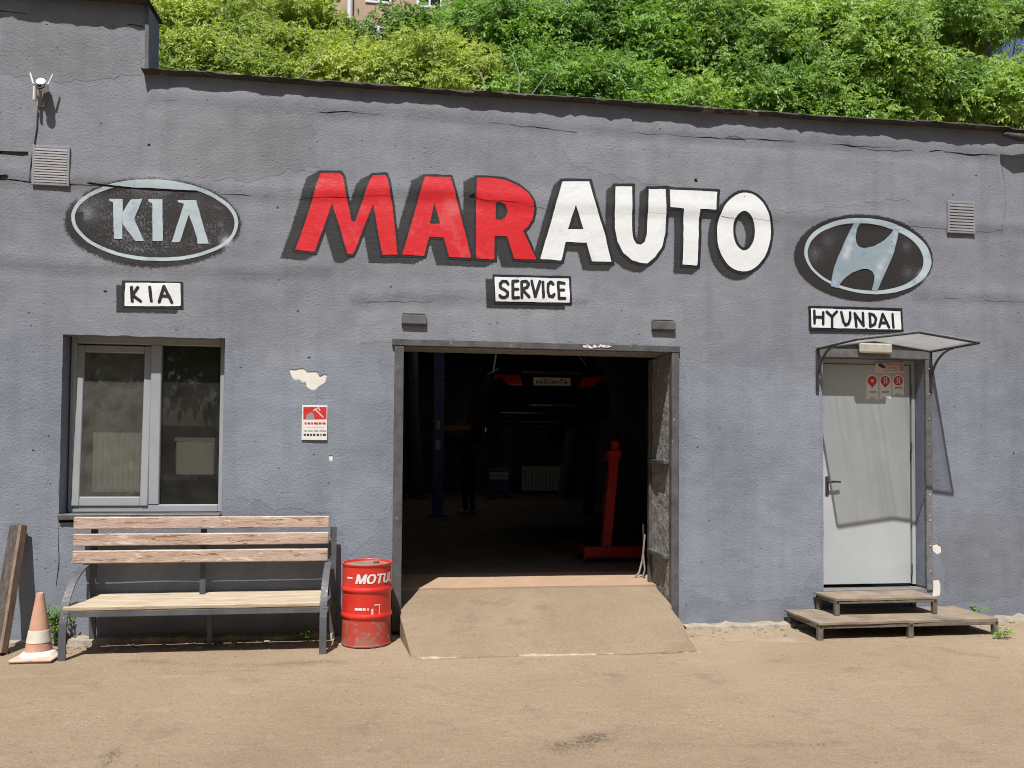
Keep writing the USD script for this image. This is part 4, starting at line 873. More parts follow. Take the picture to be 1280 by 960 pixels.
# ramp
def ramp():
    nu, nv = 56, 40; P = []
    for j in range(nv):
        t = (j / (nv - 1)) ** 1.0; y = -0.80 + t * 1.232; z = -0.004 + 0.03 * min(1, t * 12) * (1 - t) + (0.30 - 0.012) * min(1, t * 1.02) ** 0.92
        for i in range(nu):
            u = i / (nu - 1); xl = 0.11 - 0.10 * min(1, t / 0.65) ; xr = 2.30 + 0.085 * min(1, t / 0.65)
            x = xl + (xr - xl) * u; yy = y - 0.05 * u * (1 - t) + (0.05 * (fbm(np.array([x * 4, 0.0, 7.0]), 4, 8) - 0.5) * (1 - t) ** 3); x += 0.07 * (fbm(np.array([y * 5, u * 30, 3.0]), 4, 9) - 0.5) * (max(0, 2 * u - 1) ** 12) * (t < 0.6)
            e = min(u, 1 - u) * (nu - 1)
            zz = z + 0.012 * (fbm(np.array([x * 3, yy * 3, 0.0]), 4, 31) - 0.5) - (0.03 if e < 1 and t < 0.62 else 0) * (1 - t)
            P.append((x, yy, zz))
    P = np.array(P); idx = np.arange(nu * nv).reshape(nv, nu)
    q = np.stack([idx[:-1, :-1], idx[:-1, 1:], idx[1:, 1:], idx[1:, :-1]], -1).reshape(-1, 4); f = list(map(tuple, np.vstack([q[:, [0, 1, 2]], q[:, [0, 2, 3]]])))
    ringi = list(idx[0, :]) + list(idx[1:, -1]) + list(idx[-1, ::-1][1:]) + list(idx[::-1, 0][1:-1])
    base = len(P); low = P[ringi].copy(); low[:, 2] = -0.06; P = np.vstack([P, low]); n_ = len(ringi)
    for i in range(n_):
        a_, b_ = ringi[i], ringi[(i + 1) % n_]; f += [(a_, base + i, base + (i + 1) % n_), (a_, base + (i + 1) % n_, b_)]
    return trimesh.Trimesh(P, f, process=False)
obj('concrete_ramp', ramp(), M['concrete'], kind='structure', smooth=50)
xs_e = np.arange(0.16, 2.36, 0.02); ke = np.stack([xs_e * 6, xs_e * 0, xs_e * 0], -1); ye = -0.795 - 0.05 * (xs_e - 0.1) / 2.2; we = 0.07 * np.clip(fbm(ke * 0.8, 4, 61) - 0.44, 0, 1) + 0.014 * np.clip(fbm(ke * 5, 3, 62) - 0.4, 0, 1)
edge = np.stack([np.stack([xs_e, ye - we * 0.5, 0 * xs_e - 0.012], 1), np.stack([xs_e, ye - we * 0.25, -0.004 + 0.15 * we], 1), np.stack([xs_e, ye + we, 0.002 + 0.2 * we], 1), np.stack([xs_e, ye + we * 1.6, 0 * xs_e - 0.012], 1)], 0)
ie = np.arange(edge.shape[0] * edge.shape[1]).reshape(edge.shape[:2]); qe = np.stack([ie[:-1, :-1], ie[:-1, 1:], ie[1:, 1:], ie[1:, :-1]], -1).reshape(-1, 4)
obj('ramp_edge', (edge.reshape(-1, 3), qe), M['pale_edge'], kind='structure', smooth=True)
# broken kerb strip along the foot of the wall
def strip(x0, x1, seed, w=0.1, h=0.03):
    xs = np.arange(x0, x1, 0.025); n = len(xs); k = np.stack([xs * 5, xs * 0, xs * 0], -1)
    ww = w * (0.5 + fbm(k, 4, seed)); hh = h * (0.25 + 1.1 * fbm(k * 2, 4, seed + 1))
    rows = [(np.full(n, 0.03), hh * 1.1), (-ww * 0.4, hh), (-ww * 0.9, hh * 0.8), (-ww, np.full(n, -0.03))]
    v = np.stack([np.stack([xs, y, z], 1) for y, z in rows], 0); idx = np.arange(4 * n).reshape(4, n)
    q = np.stack([idx[:-1, :-1], idx[1:, :-1], idx[1:, 1:], idx[:-1, 1:]], -1).reshape(-1, 4); return trimesh.Trimesh(v.reshape(-1, 3), np.vstack([q[:, [0, 1, 2]], q[:, [0, 2, 3]]]), process=False)
obj('kerb_strip', [strip(-2.55, -0.5, 1, 0.13, 0.05), strip(2.5, 3.55, 2, 0.12, 0.035), strip(5.15, 8.0, 3, 0.1, 0.04), strip(-5, -2.7, 5, 0.08, 0.03)], M['kerb'], kind='structure', smooth=60)

# ------------------------------------------------------------------ canopy over the side door
cx0, cx1 = onY(1021, 434)[0], onY(1162, 437)[0]; cxm = (cx0 + cx1) / 2; ze, zr, dep = 2.50, 2.575, 0.65
CN = thing('door_canopy', 'shallow gabled canopy with smoky translucent sheets on curved brackets over the side door', 'canopy', (cxm, 0, ze))
def sheet(xa, za, xb, zb_):
    v = np.array([(xa, -0.005, za), (xa, -dep, za), (xb, -dep, zb_), (xb, -0.005, zb_)]); v2 = v + [0, 0, 0.006]
    V = np.vstack([v, v2]); return trimesh.Trimesh(V, [(0, 1, 2), (0, 2, 3), (4, 6, 5), (4, 7, 6), (0, 4, 5), (0, 5, 1), (1, 5, 6), (1, 6, 2), (2, 6, 7), (2, 7, 3), (3, 7, 4), (3, 4, 0)], process=False)
for s_, xa in ((0, cx0), (1, cx1)):
    m_ = sheet(xa, ze + 0.012, cxm, zr + 0.012); m_.fix_normals(); obj('roof_sheet', m_, M['polycarb'], CN)
fr = 0.011
obj('frame', [tube([(cx0, -dep, ze), (cxm, -dep, zr)], fr, 6), tube([(cxm, -dep, zr), (cx1, -dep, ze)], fr, 6), tube([(cx0, -0.012, ze), (cxm, -0.012, zr)], fr, 6), tube([(cxm, -0.012, zr), (cx1, -0.012, ze)], fr, 6),
              tube([(cx0, -0.012, ze), (cx0, -dep, ze)], fr, 6), tube([(cx1, -0.012, ze), (cx1, -dep, ze)], fr, 6)], M['steel_dark'], CN, smooth=40)
for xa in (cx0, cx1):
    zl = onY(1023, 490)[2]; s_ = 1 if xa == cx1 else 1
    arc = [(xa, -0.014 - 0.3 * (1 - math.cos(t)), zl + 0.08 + (ze - zl - 0.09) * math.sin(t)) for t in np.linspace(0.15, math.pi / 2, 12)]
    obj('bracket', [bar([(xa, -0.012, zl), (xa, -0.012, ze)], (1, 0, 0), 0.03, 0.008), bar([(xa, -0.014, zl + 0.02)] + arc, (1, 0, 0), 0.022, 0.008)], M['steel_dark'], CN)

a, b = onY(1074, 441, -0.05), onY(1114, 430, -0.05)
LP = thing('door_lamp', 'cream bulkhead lamp box fixed above the side door under the canopy', 'lamp', (a[0], -0.02, a[2]))
obj('base', cbox(a[0] + 0.005, b[0] - 0.005, -0.035, -0.019, a[2] + 0.004, b[2] - 0.004), M['steel_frame'], LP)
obj('cover', cbox(a[0], b[0], -0.075, -0.0355, a[2], b[2], 0.012), M['lamp_cream'], LP)

# ------------------------------------------------------------------ vents, plates, camera, plaque
def vent(x0, x1, y0, y1, n, label, tilt=0):
    a, b = onY(x0, y1, -0.01), onY(x1, y0, -0.01); w, h = b[0] - a[0], b[2] - a[2]
    t = thing('vent_grille', label, 'vent', (a[0], -0.012, a[2])); f_ = 0.022
    obj('frame', [cbox(a[0], a[0] + f_, -0.022, -0.003, a[2], b[2], 0.003), cbox(b[0] - f_, b[0], -0.022, -0.003, a[2], b[2], 0.003), cbox(a[0] + f_, b[0] - f_, -0.021, -0.003, a[2], a[2] + f_, 0.003), cbox(a[0] + f_, b[0] - f_, -0.021, -0.003, b[2] - f_, b[2], 0.003)], M['vent_frame'], t)
    obj('back', cbox(a[0] + 0.01, b[0] - 0.01, -0.006, -0.003, a[2] + 0.01, b[2] - 0.01, 0), M['steel_grey'], t)
    zs = np.linspace(a[2] + f_, b[2] - f_, n + 1); p = zs[1] - zs[0]
    for i in range(n):
        s_ = cbox(a[0] + f_ * 0.8, b[0] - f_ * 0.8, -0.0035, 0.0035, 0, p * 1.12, 0.001)
        s_.apply_transform(trimesh.transformations.rotation_matrix(math.radians(-13), (1, 0, 0))); s_.apply_translation((0, -0.013 - 0.008, zs[i])); s_ = wobble(s_, 0.002, 6, i)
        obj('slat', s_, M['vent'], t)
vent(40, 88, 184, 231, 13, 'larger louvred vent grille beside the cable below the security camera')
vent(1184, 1218, 253, 291, 9, 'smaller louvred vent grille at the right of the slanted H emblem')
for (xa, xb, ya, yb, lb) in ((502, 533, 393, 407, 'small grey steel plate on the wall above the left end of the gate lintel'), (815, 844, 401, 414, 'small grey steel plate on the wall above the right end of the gate lintel')):
    a, b = onY(xa, yb, -0.02), onY(xb, ya, -0.02); t = thing('steel_plate', lb, 'plate', (a[0], -0.01, a[2]), group='steel plates above the gate')
    w = np.array([(a[0], -0.004, b[2]), (b[0], -0.004, b[2]), (b[0], -0.03, b[2] - 0.012), (a[0], -0.03, b[2] - 0.012), (a[0], -0.036, a[2] + 0.02), (b[0], -0.036, a[2] + 0.02), (a[0], -0.004, a[2]), (b[0], -0.004, a[2])])
    obj('cover', trimesh.convex.convex_hull(w), M['steel_frame'], t)
    obj('weld_strip', cbox(a[0] + 0.01, b[0] - 0.01, -0.012, 0.004, b[2] + 0.001, b[2] + 0.009, 0.002), M['steel_grey'], t)

c0 = onY(50, 110, -0.085); CM = thing('security_camera', 'white outdoor security camera with two stub antennas high on the left wall', 'security camera', (c0[0], 0, c0[2]))
obj('housing', lathe([(0, -0.05), (0.028, -0.048), (0.038, -0.036), (0.04, 0.03), (0.034, 0.045), (0, 0.048)], 24).apply_transform(trimesh.transformations.rotation_matrix(math.radians(68), (1, 0, 0))).apply_translation(c0 + [0.012, 0.02, 0.03]), M['white_plastic'], CM, smooth=40)
obj('lens_face', lathe([(0, -0.006), (0.033, -0.006), (0.036, 0.0), (0.033, 0.006), (0, 0.006)], 24).apply_transform(trimesh.transformations.rotation_matrix(math.radians(68), (1, 0, 0))).apply_translation(c0 + [0.012, -0.029, 0.008]), M['rubber'], CM, smooth=40)
obj('lens', trimesh.creation.icosphere(2, 0.016).apply_translation(c0 + [0.012, -0.034, 0.005]), M['car_glass'], CM, smooth=True)
obj('bracket', [tube([c0 + [-0.01, 0.03, 0.02], c0 + [-0.022, 0.06, -0.07], c0 + [-0.022, 0.13, -0.09], [c0[0] - 0.022, 0.0, c0[2] - 0.09]], 0.014, 8), cbox(c0[0] - 0.055, c0[0] + 0.01, -0.014, -0.001, c0[2] - 0.12, c0[2] - 0.05)], M['print_grey'], CM, smooth=40)
obj('side_arm', cbox(c0[0] - 0.055, c0[0] - 0.035, -0.085, -0.045, c0[2] - 0.1, c0[2] + 0.02, 0.006), M['white_plastic'], CM)
for dx, tx in ((-0.05, -0.03), (0.06, 0.03)): obj('antenna', tube([c0 + [dx, 0.0, 0.03], c0 + [dx + tx, 0.01, 0.12]], [0.008, 0.006], 8), M['white_plastic'], CM, smooth=40)
pts = [onY(x, y, -0.008) for x, y in ((47, 138), (46, 160), (43, 180), (40, 195), (38, 212), (37, 226))]
obj('cable', tube(pts, 0.0045, 6), M['steel_dark'], CM, smooth=True)

a, b = onY(377, 550, -0.01), onY(409.5, 507, -0.01); k4 = (6.86, 340, 440)
PQ = thing('notice_plaque', 'small red and white notice plaque on the wall below the bare plaster patch', 'sign', (a[0], 0, a[2]))
obj('plate', cbox(a[0], b[0], -0.014, -0.004, a[2], b[2], 0.002), M['print_white'], PQ)
def p4(pts): return px_poly(pts, *k4, -0.014)
obj('red_panel', poly_flat(p4([(268, 472), (468, 472), (468, 577), (268, 577)]), -0.0145, 0.0006), M['print_red'], PQ)
obj('car_picture', poly_flat(p4([(290, 575), (295, 545), (320, 520), (345, 518), (362, 545), (362, 575)]), -0.0155, 0.0006), M['print_grey'], PQ)
obj('crane_picture', poly_flat(unary_union([LineString(px_line(q, *k4, -0.014)).buffer(0.005) for q in ([(355, 500), (400, 478), (410, 500)], [(372, 495), (395, 515), (440, 560)])]), -0.0155, 0.0006), M['print_pink'], PQ)
for row, segs, m_, hh in ((612, ((280, 296), (304, 330), (336, 352), (360, 392), (398, 425), (432, 460)), 'print_red', 20), (645, ((300, 330), (338, 372), (380, 420), (426, 448)), 'print_pink', 8), (676, ((275, 300), (308, 350), (360, 400), (408, 462)), 'print_grey', 12), (710, ((272, 290), (298, 318), (326, 344), (352, 372), (384, 404), (414, 426), (436, 462)), 'print_black', 20)):
    for xa, xb in segs: obj('printed_mark', poly_flat(p4([(xa, row - hh / 2), (xb, row - hh / 2 + 2), (xb, row + hh / 2), (xa, row + hh / 2 - 2)]), -0.0145, 0.0006), M[m_], PQ)

# ------------------------------------------------------------------ bench
BX0, BX1 = onY(93, 650, -0.12)[0], onY(412, 650, -0.12)[0]
BN = thing('park_bench', 'worn wooden slatted bench on a grey steel frame below the window', 'bench', (-1.5, -0.4, 0))
for i, (ya, yb, Y) in enumerate(((646, 661, -0.10), (667, 682, -0.115), (688, 704, -0.13))):
    za, zb_ = onY(100, yb, Y)[2], onY(100, ya, Y)[2]
    p = wobble(cbox(BX0 + 0.004 * i, BX1 - 0.003 * i, Y - 0.036, Y - 0.002, za, zb_, 0.006), 0.003, 2.5, 40 + i, 0.1); obj('back_slat', p, M['wood'], BN, smooth=30)
zs_ = onY(240, 756, -0.56)[2]; yb_ = onZ(250, 736.5, zs_)[1]
SX0, SX1 = onY(78, 757, -0.56)[0], onY(402, 752, -0.56)[0] - 0.01
wd = (yb_ + 0.56 - 0.052) / 3
for i in range(3):
    y0 = -0.56 + i * (wd + 0.026)
    p = wobble(cbox(SX0 + (0.0, 0.06, 0.02)[i], SX1 - (0.0, 0.02, 0.0)[i], y0, y0 + wd, zs_ - 0.032, zs_, 0.006), 0.003, 2.5, 50 + i, 0.1); obj('seat_plank', p, M['wood_seat'], BN, smooth=30)
zj = onY(90, 706, -0.13)[2]
for xs_ in (SX0 + 0.012, SX1 + 0.025):
    cv = [(xs_, -0.11, zj + 0.26), (xs_, -0.125, zj + 0.02)]
    arc = [(xs_, -0.13, zj), (xs_, -0.2, zj - 0.005), (xs_, -0.32, zj - 0.04), (xs_, -0.43, zj - 0.1), (xs_, -0.51, zj - 0.18), (xs_, -0.555, zj - 0.27), (xs_, -0.572, zj - 0.38), (xs_, -0.578, 0.3), (xs_, -0.582, -0.01)]
    t_ = np.linspace(0, 1, len(arc)); A_ = np.array(arc); tt = np.linspace(0, 1, 30); from_ = np.stack([np.interp(tt, t_, A_[:, k_]) for k_ in range(3)], 1)
    for _ in range(3): from_[1:-1] = (from_[:-2] + 2 * from_[1:-1] + from_[2:]) / 4
    obj('leg_arm', bar(from_, (1, 0, 0), 0.052, 0.012), M['steel_grey'], BN)
    obj('rear_leg', [bar([(xs_ + 0.03, -0.08, zj + 0.28), (xs_ + 0.03, -0.1, zs_ - 0.05), (xs_ + 0.03, -0.07, -0.01)], (1, 0, 0), 0.05, 0.012)], M['steel_grey'], BN)
    obj('side_rail', cbox(xs_ - 0.004, xs_ + 0.036, -0.565, -0.075, zs_ - 0.075, zs_ - 0.036, 0.002), M['steel_grey'], BN)
obj('front_rail', [cbox(SX0 + 0.012, SX1 + 0.025, -0.557, -0.549, zs_ - 0.078, zs_ - 0.034, 0.002), cbox(SX0 + 0.012, SX1 + 0.02, -0.548, -0.51, zs_ - 0.042, zs_ - 0.035, 0.001)], M['steel_grey'], BN)
obj('rear_rail', cbox(SX0 + 0.05, SX1, -0.12, -0.085, zs_ - 0.075, zs_ - 0.036, 0.002), M['steel_grey'], BN)
xc = onY(254, 710, -0.08)[0]
obj('back_post', bar([(xc, -0.075, zj + 0.27), (xc, -0.09, zs_ - 0.04)], (1, 0, 0), 0.045, 0.01), M['steel_grey'], BN)
xc2 = onY(262, 790, -0.3)[0]
obj('middle_leg', [bar([(xc2, -0.3, zs_ - 0.08), (xc2, -0.3, 0.0)], (1, 0, 0), 0.04, 0.012), bar([(xc2, -0.55, zs_ - 0.06), (xc2, -0.1, zs_ - 0.06)], (1, 0, 0), 0.04, 0.012)], M['steel_grey'], BN)
# ------------------------------------------------------------------ oil drum
dc = np.array([-0.245, -0.27, 0.0]); dr = 0.193; dh = onY(457, 703, -0.27)[2] + 0.006
DR = thing('oil_drum', 'scuffed red steel oil drum lettered MOTUL beside the gate post', 'drum', dc)
def rim(z): return [(dr, z - 0.03), (dr + 0.004, z - 0.018), (dr + 0.011, z - 0.007), (dr + 0.011, z + 0.007), (dr + 0.004, z + 0.018), (dr, z + 0.03)]
z1_, z2_ = dh * 0.365, dh * 0.685
prof_low = [(0.0, 0.012), (dr - 0.012, 0.012), (dr - 0.006, 0.0), (dr + 0.004, 0.0), (dr + 0.006, 0.01), (dr + 0.001, 0.02)] + [(dr, z1_ - 0.035)]
prof_up = [(dr, z1_ - 0.035)] + rim(z1_) + rim(z2_) + [(dr, dh - 0.022), (dr + 0.006, dh - 0.014), (dr + 0.007, dh - 0.004), (dr + 0.002, dh), (dr - 0.006, dh), (dr - 0.01, dh - 0.006), (dr - 0.012, dh - 0.022)]
def dent(m_): 
    v = m_.vertices.copy(); n_ = v - dc; a_ = np.arctan2(n_[:, 1], n_[:, 0]); k = np.stack([np.cos(a_) * 2, np.sin(a_) * 2, n_[:, 2] * 4], -1)
    s_ = 1 - 0.02 * np.clip(fbm(k, 3, 77) - 0.52, 0, 1) * 2; v[:, 0] = dc[0] + n_[:, 0] * s_; v[:, 1] = dc[1] + n_[:, 1] * s_; return trimesh.Trimesh(v, m_.faces, process=False)
obj('lower_body', dent(lathe(prof_low, 64, dc)), M['drum_low'], DR, smooth=35)
obj('body', dent(lathe(prof_up, 64, dc)), M['drum'], DR, smooth=35)
obj('lid', lathe([(0, dh - 0.02), (dr - 0.03, dh - 0.02), (dr - 0.024, dh - 0.016), (dr - 0.0115, dh - 0.018)], 48, dc), M['drum_lid'], DR, smooth=35)
obj('bung', lathe([(0, dh - 0.008), (0.022, dh - 0.008), (0.026, dh - 0.012), (0.026, dh - 0.021)], 20, dc + [0.07, 0.06, 0]), M['steel_dark'], DR, smooth=35)
def on_drum(t, ang0, z, off=0.0015):
    """lettering wrapped round the drum; ang0 where it starts (0 faces -y, positive to the right)"""
    v, f = trimesh.remesh.subdivide_to_size(t.vertices, t.faces, 0.02)
    a_ = ang0 + v[:, 0] / dr; rr = dr + off + v[:, 2]
    return trimesh.Trimesh(np.stack([dc[0] + rr * np.sin(a_), dc[1] - rr * np.cos(a_), z + v[:, 1]], 1), f, process=False)
word = meshkit.text_mesh('MOTUL', 0.07, 0.001, True); word.apply_transform(np.array([[1, 0.22, 0, 0], [0, 1, 0, 0], [0, 0, 1, 0], [0, 0, 0, 1.0]]))
word = trimesh.util.concatenate([word, word.copy().apply_translation((0.0028, 0, 0.0002)), word.copy().apply_translation((-0.0028, 0, 0.0004))])
obj('lettering', on_drum(word, -0.47, dh - 0.145), M['print_white'], DR)
def dash(x0, x1, z, h): return trimesh.creation.box(bounds=[[x0, -h / 2, 0], [x1, h / 2, 0.0008]])
for a_, z, w_, h_ in ((-0.86, dh - 0.105, 0.055, 0.012), (-0.45, dh - 0.345, 0.03, 0.02), (-0.28, dh - 0.345, 0.026, 0.02), (-0.12, dh - 0.345, 0.024, 0.018), (0.06, dh - 0.345, 0.012, 0.018), (0.22, dh - 0.38, 0.016, 0.075), (0.55, dh - 0.36, 0.008, 0.1), (0.35, dh - 0.315, 0.05, 0.008)):
    obj('worn_print', on_drum(dash(0, w_, 0, h_), a_, z), M['print_white' if z > dh - 0.35 else 'print_pink'], DR)

# ------------------------------------------------------------------ traffic cone, plank
cc = onZ(36.5, 829); cc[1] += 0.15; cc[2] = 0
TC = thing('traffic_cone', 'faded orange and white traffic cone left of the bench', 'cone', cc)
hC = onY(43, 741, cc[1])[2]
sq = cbox(cc[0] - 0.148, cc[0] + 0.148, cc[1] - 0.148, cc[1] + 0.148, -0.004, 0.024, 0.01)
obj('base', wobble(sq, 0.006, 6, 9), M['cone_base'], TC, smooth=40)
obj('white_foot', wobble(cat(lathe([(0.125, 0.024), (0.11, 0.045), (0.088, 0.06), (0, 0.062)], 32, cc)), 0.006, 6, 9), M['cone_white'], TC, smooth=40)
def rz(z): return 0.09 - (0.09 - 0.024) * (z - 0.06) / (hC - 0.06)
z_a, z_b = onY(43, 805, cc[1] - 0.08)[2], onY(43, 790, cc[1] - 0.08)[2]
obj('lower_body', lathe([(rz(0.055), 0.055), (rz(z_a), z_a)], 36, cc), M['cone_orange'], TC, smooth=40)
obj('white_band', lathe([(rz(z_a), z_a), (rz(z_a) + 0.003, z_a + 0.001), (rz(z_b) + 0.003, z_b - 0.001), (rz(z_b), z_b)], 36, cc), M['cone_white'], TC, smooth=40)
obj('upper_body', lathe([(rz(z_b), z_b), (rz(hC), hC - 0.004), (0.02, hC), (0.014, hC - 0.004), (0.013, hC - 0.05)], 36, cc), M['cone_orange'], TC, smooth=40)

pT = onY(23, 655, -0.05); pB_ = onZ(-3, 818, 0.0)
d_ = pT - pB_; Lp = np.linalg.norm(d_); pk = trimesh.creation.box(bounds=[[-0.055, -0.028, 0], [0.03, 0.028, Lp]])
pk = wobble(pk, 0.006, 5, 3, 0.06); zz_ = d_ / Lp; xx_ = np.array([1.0, -0.35, 0]); xx_ -= zz_ * (xx_ @ zz_); xx_ /= np.linalg.norm(xx_); yy_ = np.cross(zz_, xx_)
T_ = np.eye(4); T_[:3, 0], T_[:3, 1], T_[:3, 2], T_[:3, 3] = xx_, yy_, zz_, pB_ - [0, 0, 0.005]
pk.apply_transform(T_)
PL = thing('wooden_plank', 'dark weathered plank leaning against the wall at the left edge', 'plank', pB_)
obj('board', pk, M['wood_old'], PL)
eg = wobble(trimesh.creation.box(bounds=[[0.031, -0.03, 0.01], [0.058, 0.03, Lp - 0.01]]), 0.003, 5, 4, 0.08); eg.apply_transform(T_); obj('worn_edge', eg, M['wood_end'], PL)

# ------------------------------------------------------------------ wooden platform and step at the side door
zP = 0.14
P_bl, P_fl, P_fr, P_br = onZ(990, 762, zP), onZ(1024, 779, zP), onZ(1247.5, 773, zP), onZ(1208, 759.5, zP)
PT = thing('wooden_platform', 'low wide wooden platform on short metal legs at the side door', 'platform', (4.3, -0.3, 0))
def slab(c, z0, z1, seed, amp=0.004):
    c = np.array(c)[:, :2]; g = Polygon(c); e = trimesh.creation.extrude_polygon(g, z1 - z0, engine='earcut'); e.apply_translation((0, 0, z0)); return wobble(e, amp, 7, seed, 0.06)
yb0 = -0.035
cor = [(P_fl[0], P_fl[1]), (P_fr[0], P_fr[1]), (P_fr[0] - 0.0, yb0), (P_fl[0] - 0.02, yb0)]
obj('deck', slab([(x, y, 0) for x, y in cor], zP - 0.018, zP, 3), M['deck'], PT)
x0_, x1_, y0_, y1_ = cor[0][0], cor[1][0], (cor[0][1] + cor[1][1]) / 2, yb0
obj('frame_rail', [cbox(x0_ + 0.004, x1_ - 0.004, y0_ + 0.004, y0_ + 0.034, zP - 0.052, zP - 0.019)], M['deck_edge'], PT)
obj('frame_rail', [cbox(x0_ - 0.004, x0_ + 0.03, y0_ + 0.036, y1_ - 0.01, zP - 0.052, zP - 0.019)], M['deck_edge'], PT)
obj('frame_rail', [cbox(x1_ - 0.036, x1_ - 0.006, y0_ + 0.036, y1_ - 0.01, zP - 0.052, zP - 0.019)], M['deck_edge'], PT)
xm_ = onY(1139, 790, y0_)[0]
for lx, ly in ((x0_ + 0.0, y0_), (xm_ - 0.02, y0_ - 0.004), (x1_ - 0.045, y0_), (x0_ + 0.0, y1_ - 0.06), (x1_ - 0.045, y1_ - 0.06)):
    obj('leg', cbox(lx, lx + 0.044, ly + 0.001, ly + 0.045, -0.01, zP - 0.0185, 0.003), M['rusty'], PT)
    if ly < -0.3: obj('leg_cap', cbox(lx + 0.012, lx + 0.032, ly - 0.003, ly + 0.0, zP - 0.045, zP - 0.024, 0.001), M['rubber'], PT)
zS = 0.305
S_fl, S_fr = onY(1046, 748.5, -0.36), onY(1171, 746.5, -0.36)
zS = 0.5 * (S_fl[2] + S_fr[2])
ST = thing('wooden_step', 'smaller wooden step standing on the platform right under the door', 'step', (4.3, -0.2, zP))
sx0, sx1, sy0, sy1 = S_fl[0] - 0.01, S_fr[0] + 0.01, -0.36, -0.02
obj('tread', slab([(sx0, sy0, 0), (sx1, sy0, 0), (sx1, sy1, 0), (sx0 - 0.02, sy1, 0)], zS - 0.018, zS, 5), M['deck'], ST)
obj('frame_rail', cbox(sx0 + 0.004, sx1 - 0.004, sy0 + 0.004, sy0 + 0.03, zS - 0.046, zS - 0.019), M['deck_edge'], ST)
obj('frame_rail', cbox(sx0 + 0.0, sx0 + 0.03, sy0 + 0.034, sy1 - 0.01, zS - 0.046, zS - 0.019), M['deck_edge'], ST)
for lx, ly in ((sx0, sy0), (sx1 - 0.042, sy0), (sx0, sy1 - 0.05), (sx1 - 0.042, sy1 - 0.05)):
    obj('leg', cbox(lx, lx + 0.04, ly + 0.001, ly + 0.041, zP + 0.002, zS - 0.0185, 0.003), M['rusty'], ST)
    if ly < -0.2: obj('leg_cap', cbox(lx + 0.01, lx + 0.03, ly - 0.003, ly + 0.0, zS - 0.04, zS - 0.02, 0.001), M['rubber'], ST)

# ------------------------------------------------------------------ things inside the garage
def lift_post(x, y, label, text):
    t = thing('car_lift_post', label, 'car lift', (x, y, 0.3), group=None)
    obj('column', [cbox(x - 0.1, x + 0.1, y - 0.02, y + 0.0, 0.33, 3.9, 0.004), cbox(x - 0.1, x - 0.08, y + 0.001, y + 0.2, 0.33, 3.9, 0.004), cbox(x + 0.08, x + 0.1, y + 0.001, y + 0.2, 0.33, 3.9, 0.004)], M['blue_lift'], t)
    obj('base_plate', cbox(x - 0.2, x + 0.2, y - 0.1, y + 0.3, 0.302, 0.329), M['blue_lift'], t)
    if text:
        o = onY(541, 466, y - 0.02); obj('lettering', text_wall('AE&T', 0.15, x - 0.055, y - 0.021, o[2], True, 1.0, 0.002, -math.pi / 2), M['print_grey'], t)
        for pz, hh, ww in ((531, 0.16, 0.07), (556, 0.17, 0.09)):
            c = onY(544, pz, y - 0.02); obj('sticker', cbox(x - ww / 2 - 0.01, x + ww / 2 - 0.01, y - 0.0245, y - 0.0205, c[2] - hh / 2, c[2] + hh / 2, 0), M['print_white'], t)
    cz = 1.95
    obj('carriage', cbox(x - 0.07, x + 0.07, y + 0.03, y + 0.18, cz - 0.3, cz + 0.3), M['steel_dark'], t)
    sg = 1 if x < 2 else -1
    obj('arm', [bar([(x + sg * 0.1, y - 0.05, cz - 0.02), (x + sg * 0.75, y - 0.55, cz - 0.02)], (0, 0, 1), 0.09, 0.08)], M['lift_arm'], t)
    obj('arm_pad', lathe([(0, 0), (0.07, 0), (0.07, 0.05), (0, 0.06)], 16, (x + sg * 0.75, y - 0.55, cz + 0.03)), M['rubber'], t)
lift_post(0.72, 8.05, 'blue car lift post lettered AE&T at the left inside the garage', True)
lift_post(3.6, 8.05, 'dark blue car lift post at the right behind the red hoist', False)


def hull(ps, rs, n=10):
    return manifold3d.Manifold.batch_hull([manifold3d.Manifold.sphere(r, n).translate(tuple(map(float, p))) for p, r in zip(ps, rs)])


def tm(man):
    q = man.to_mesh(); return trimesh.Trimesh(q.vert_properties[:, :3], q.tri_verts, process=True)


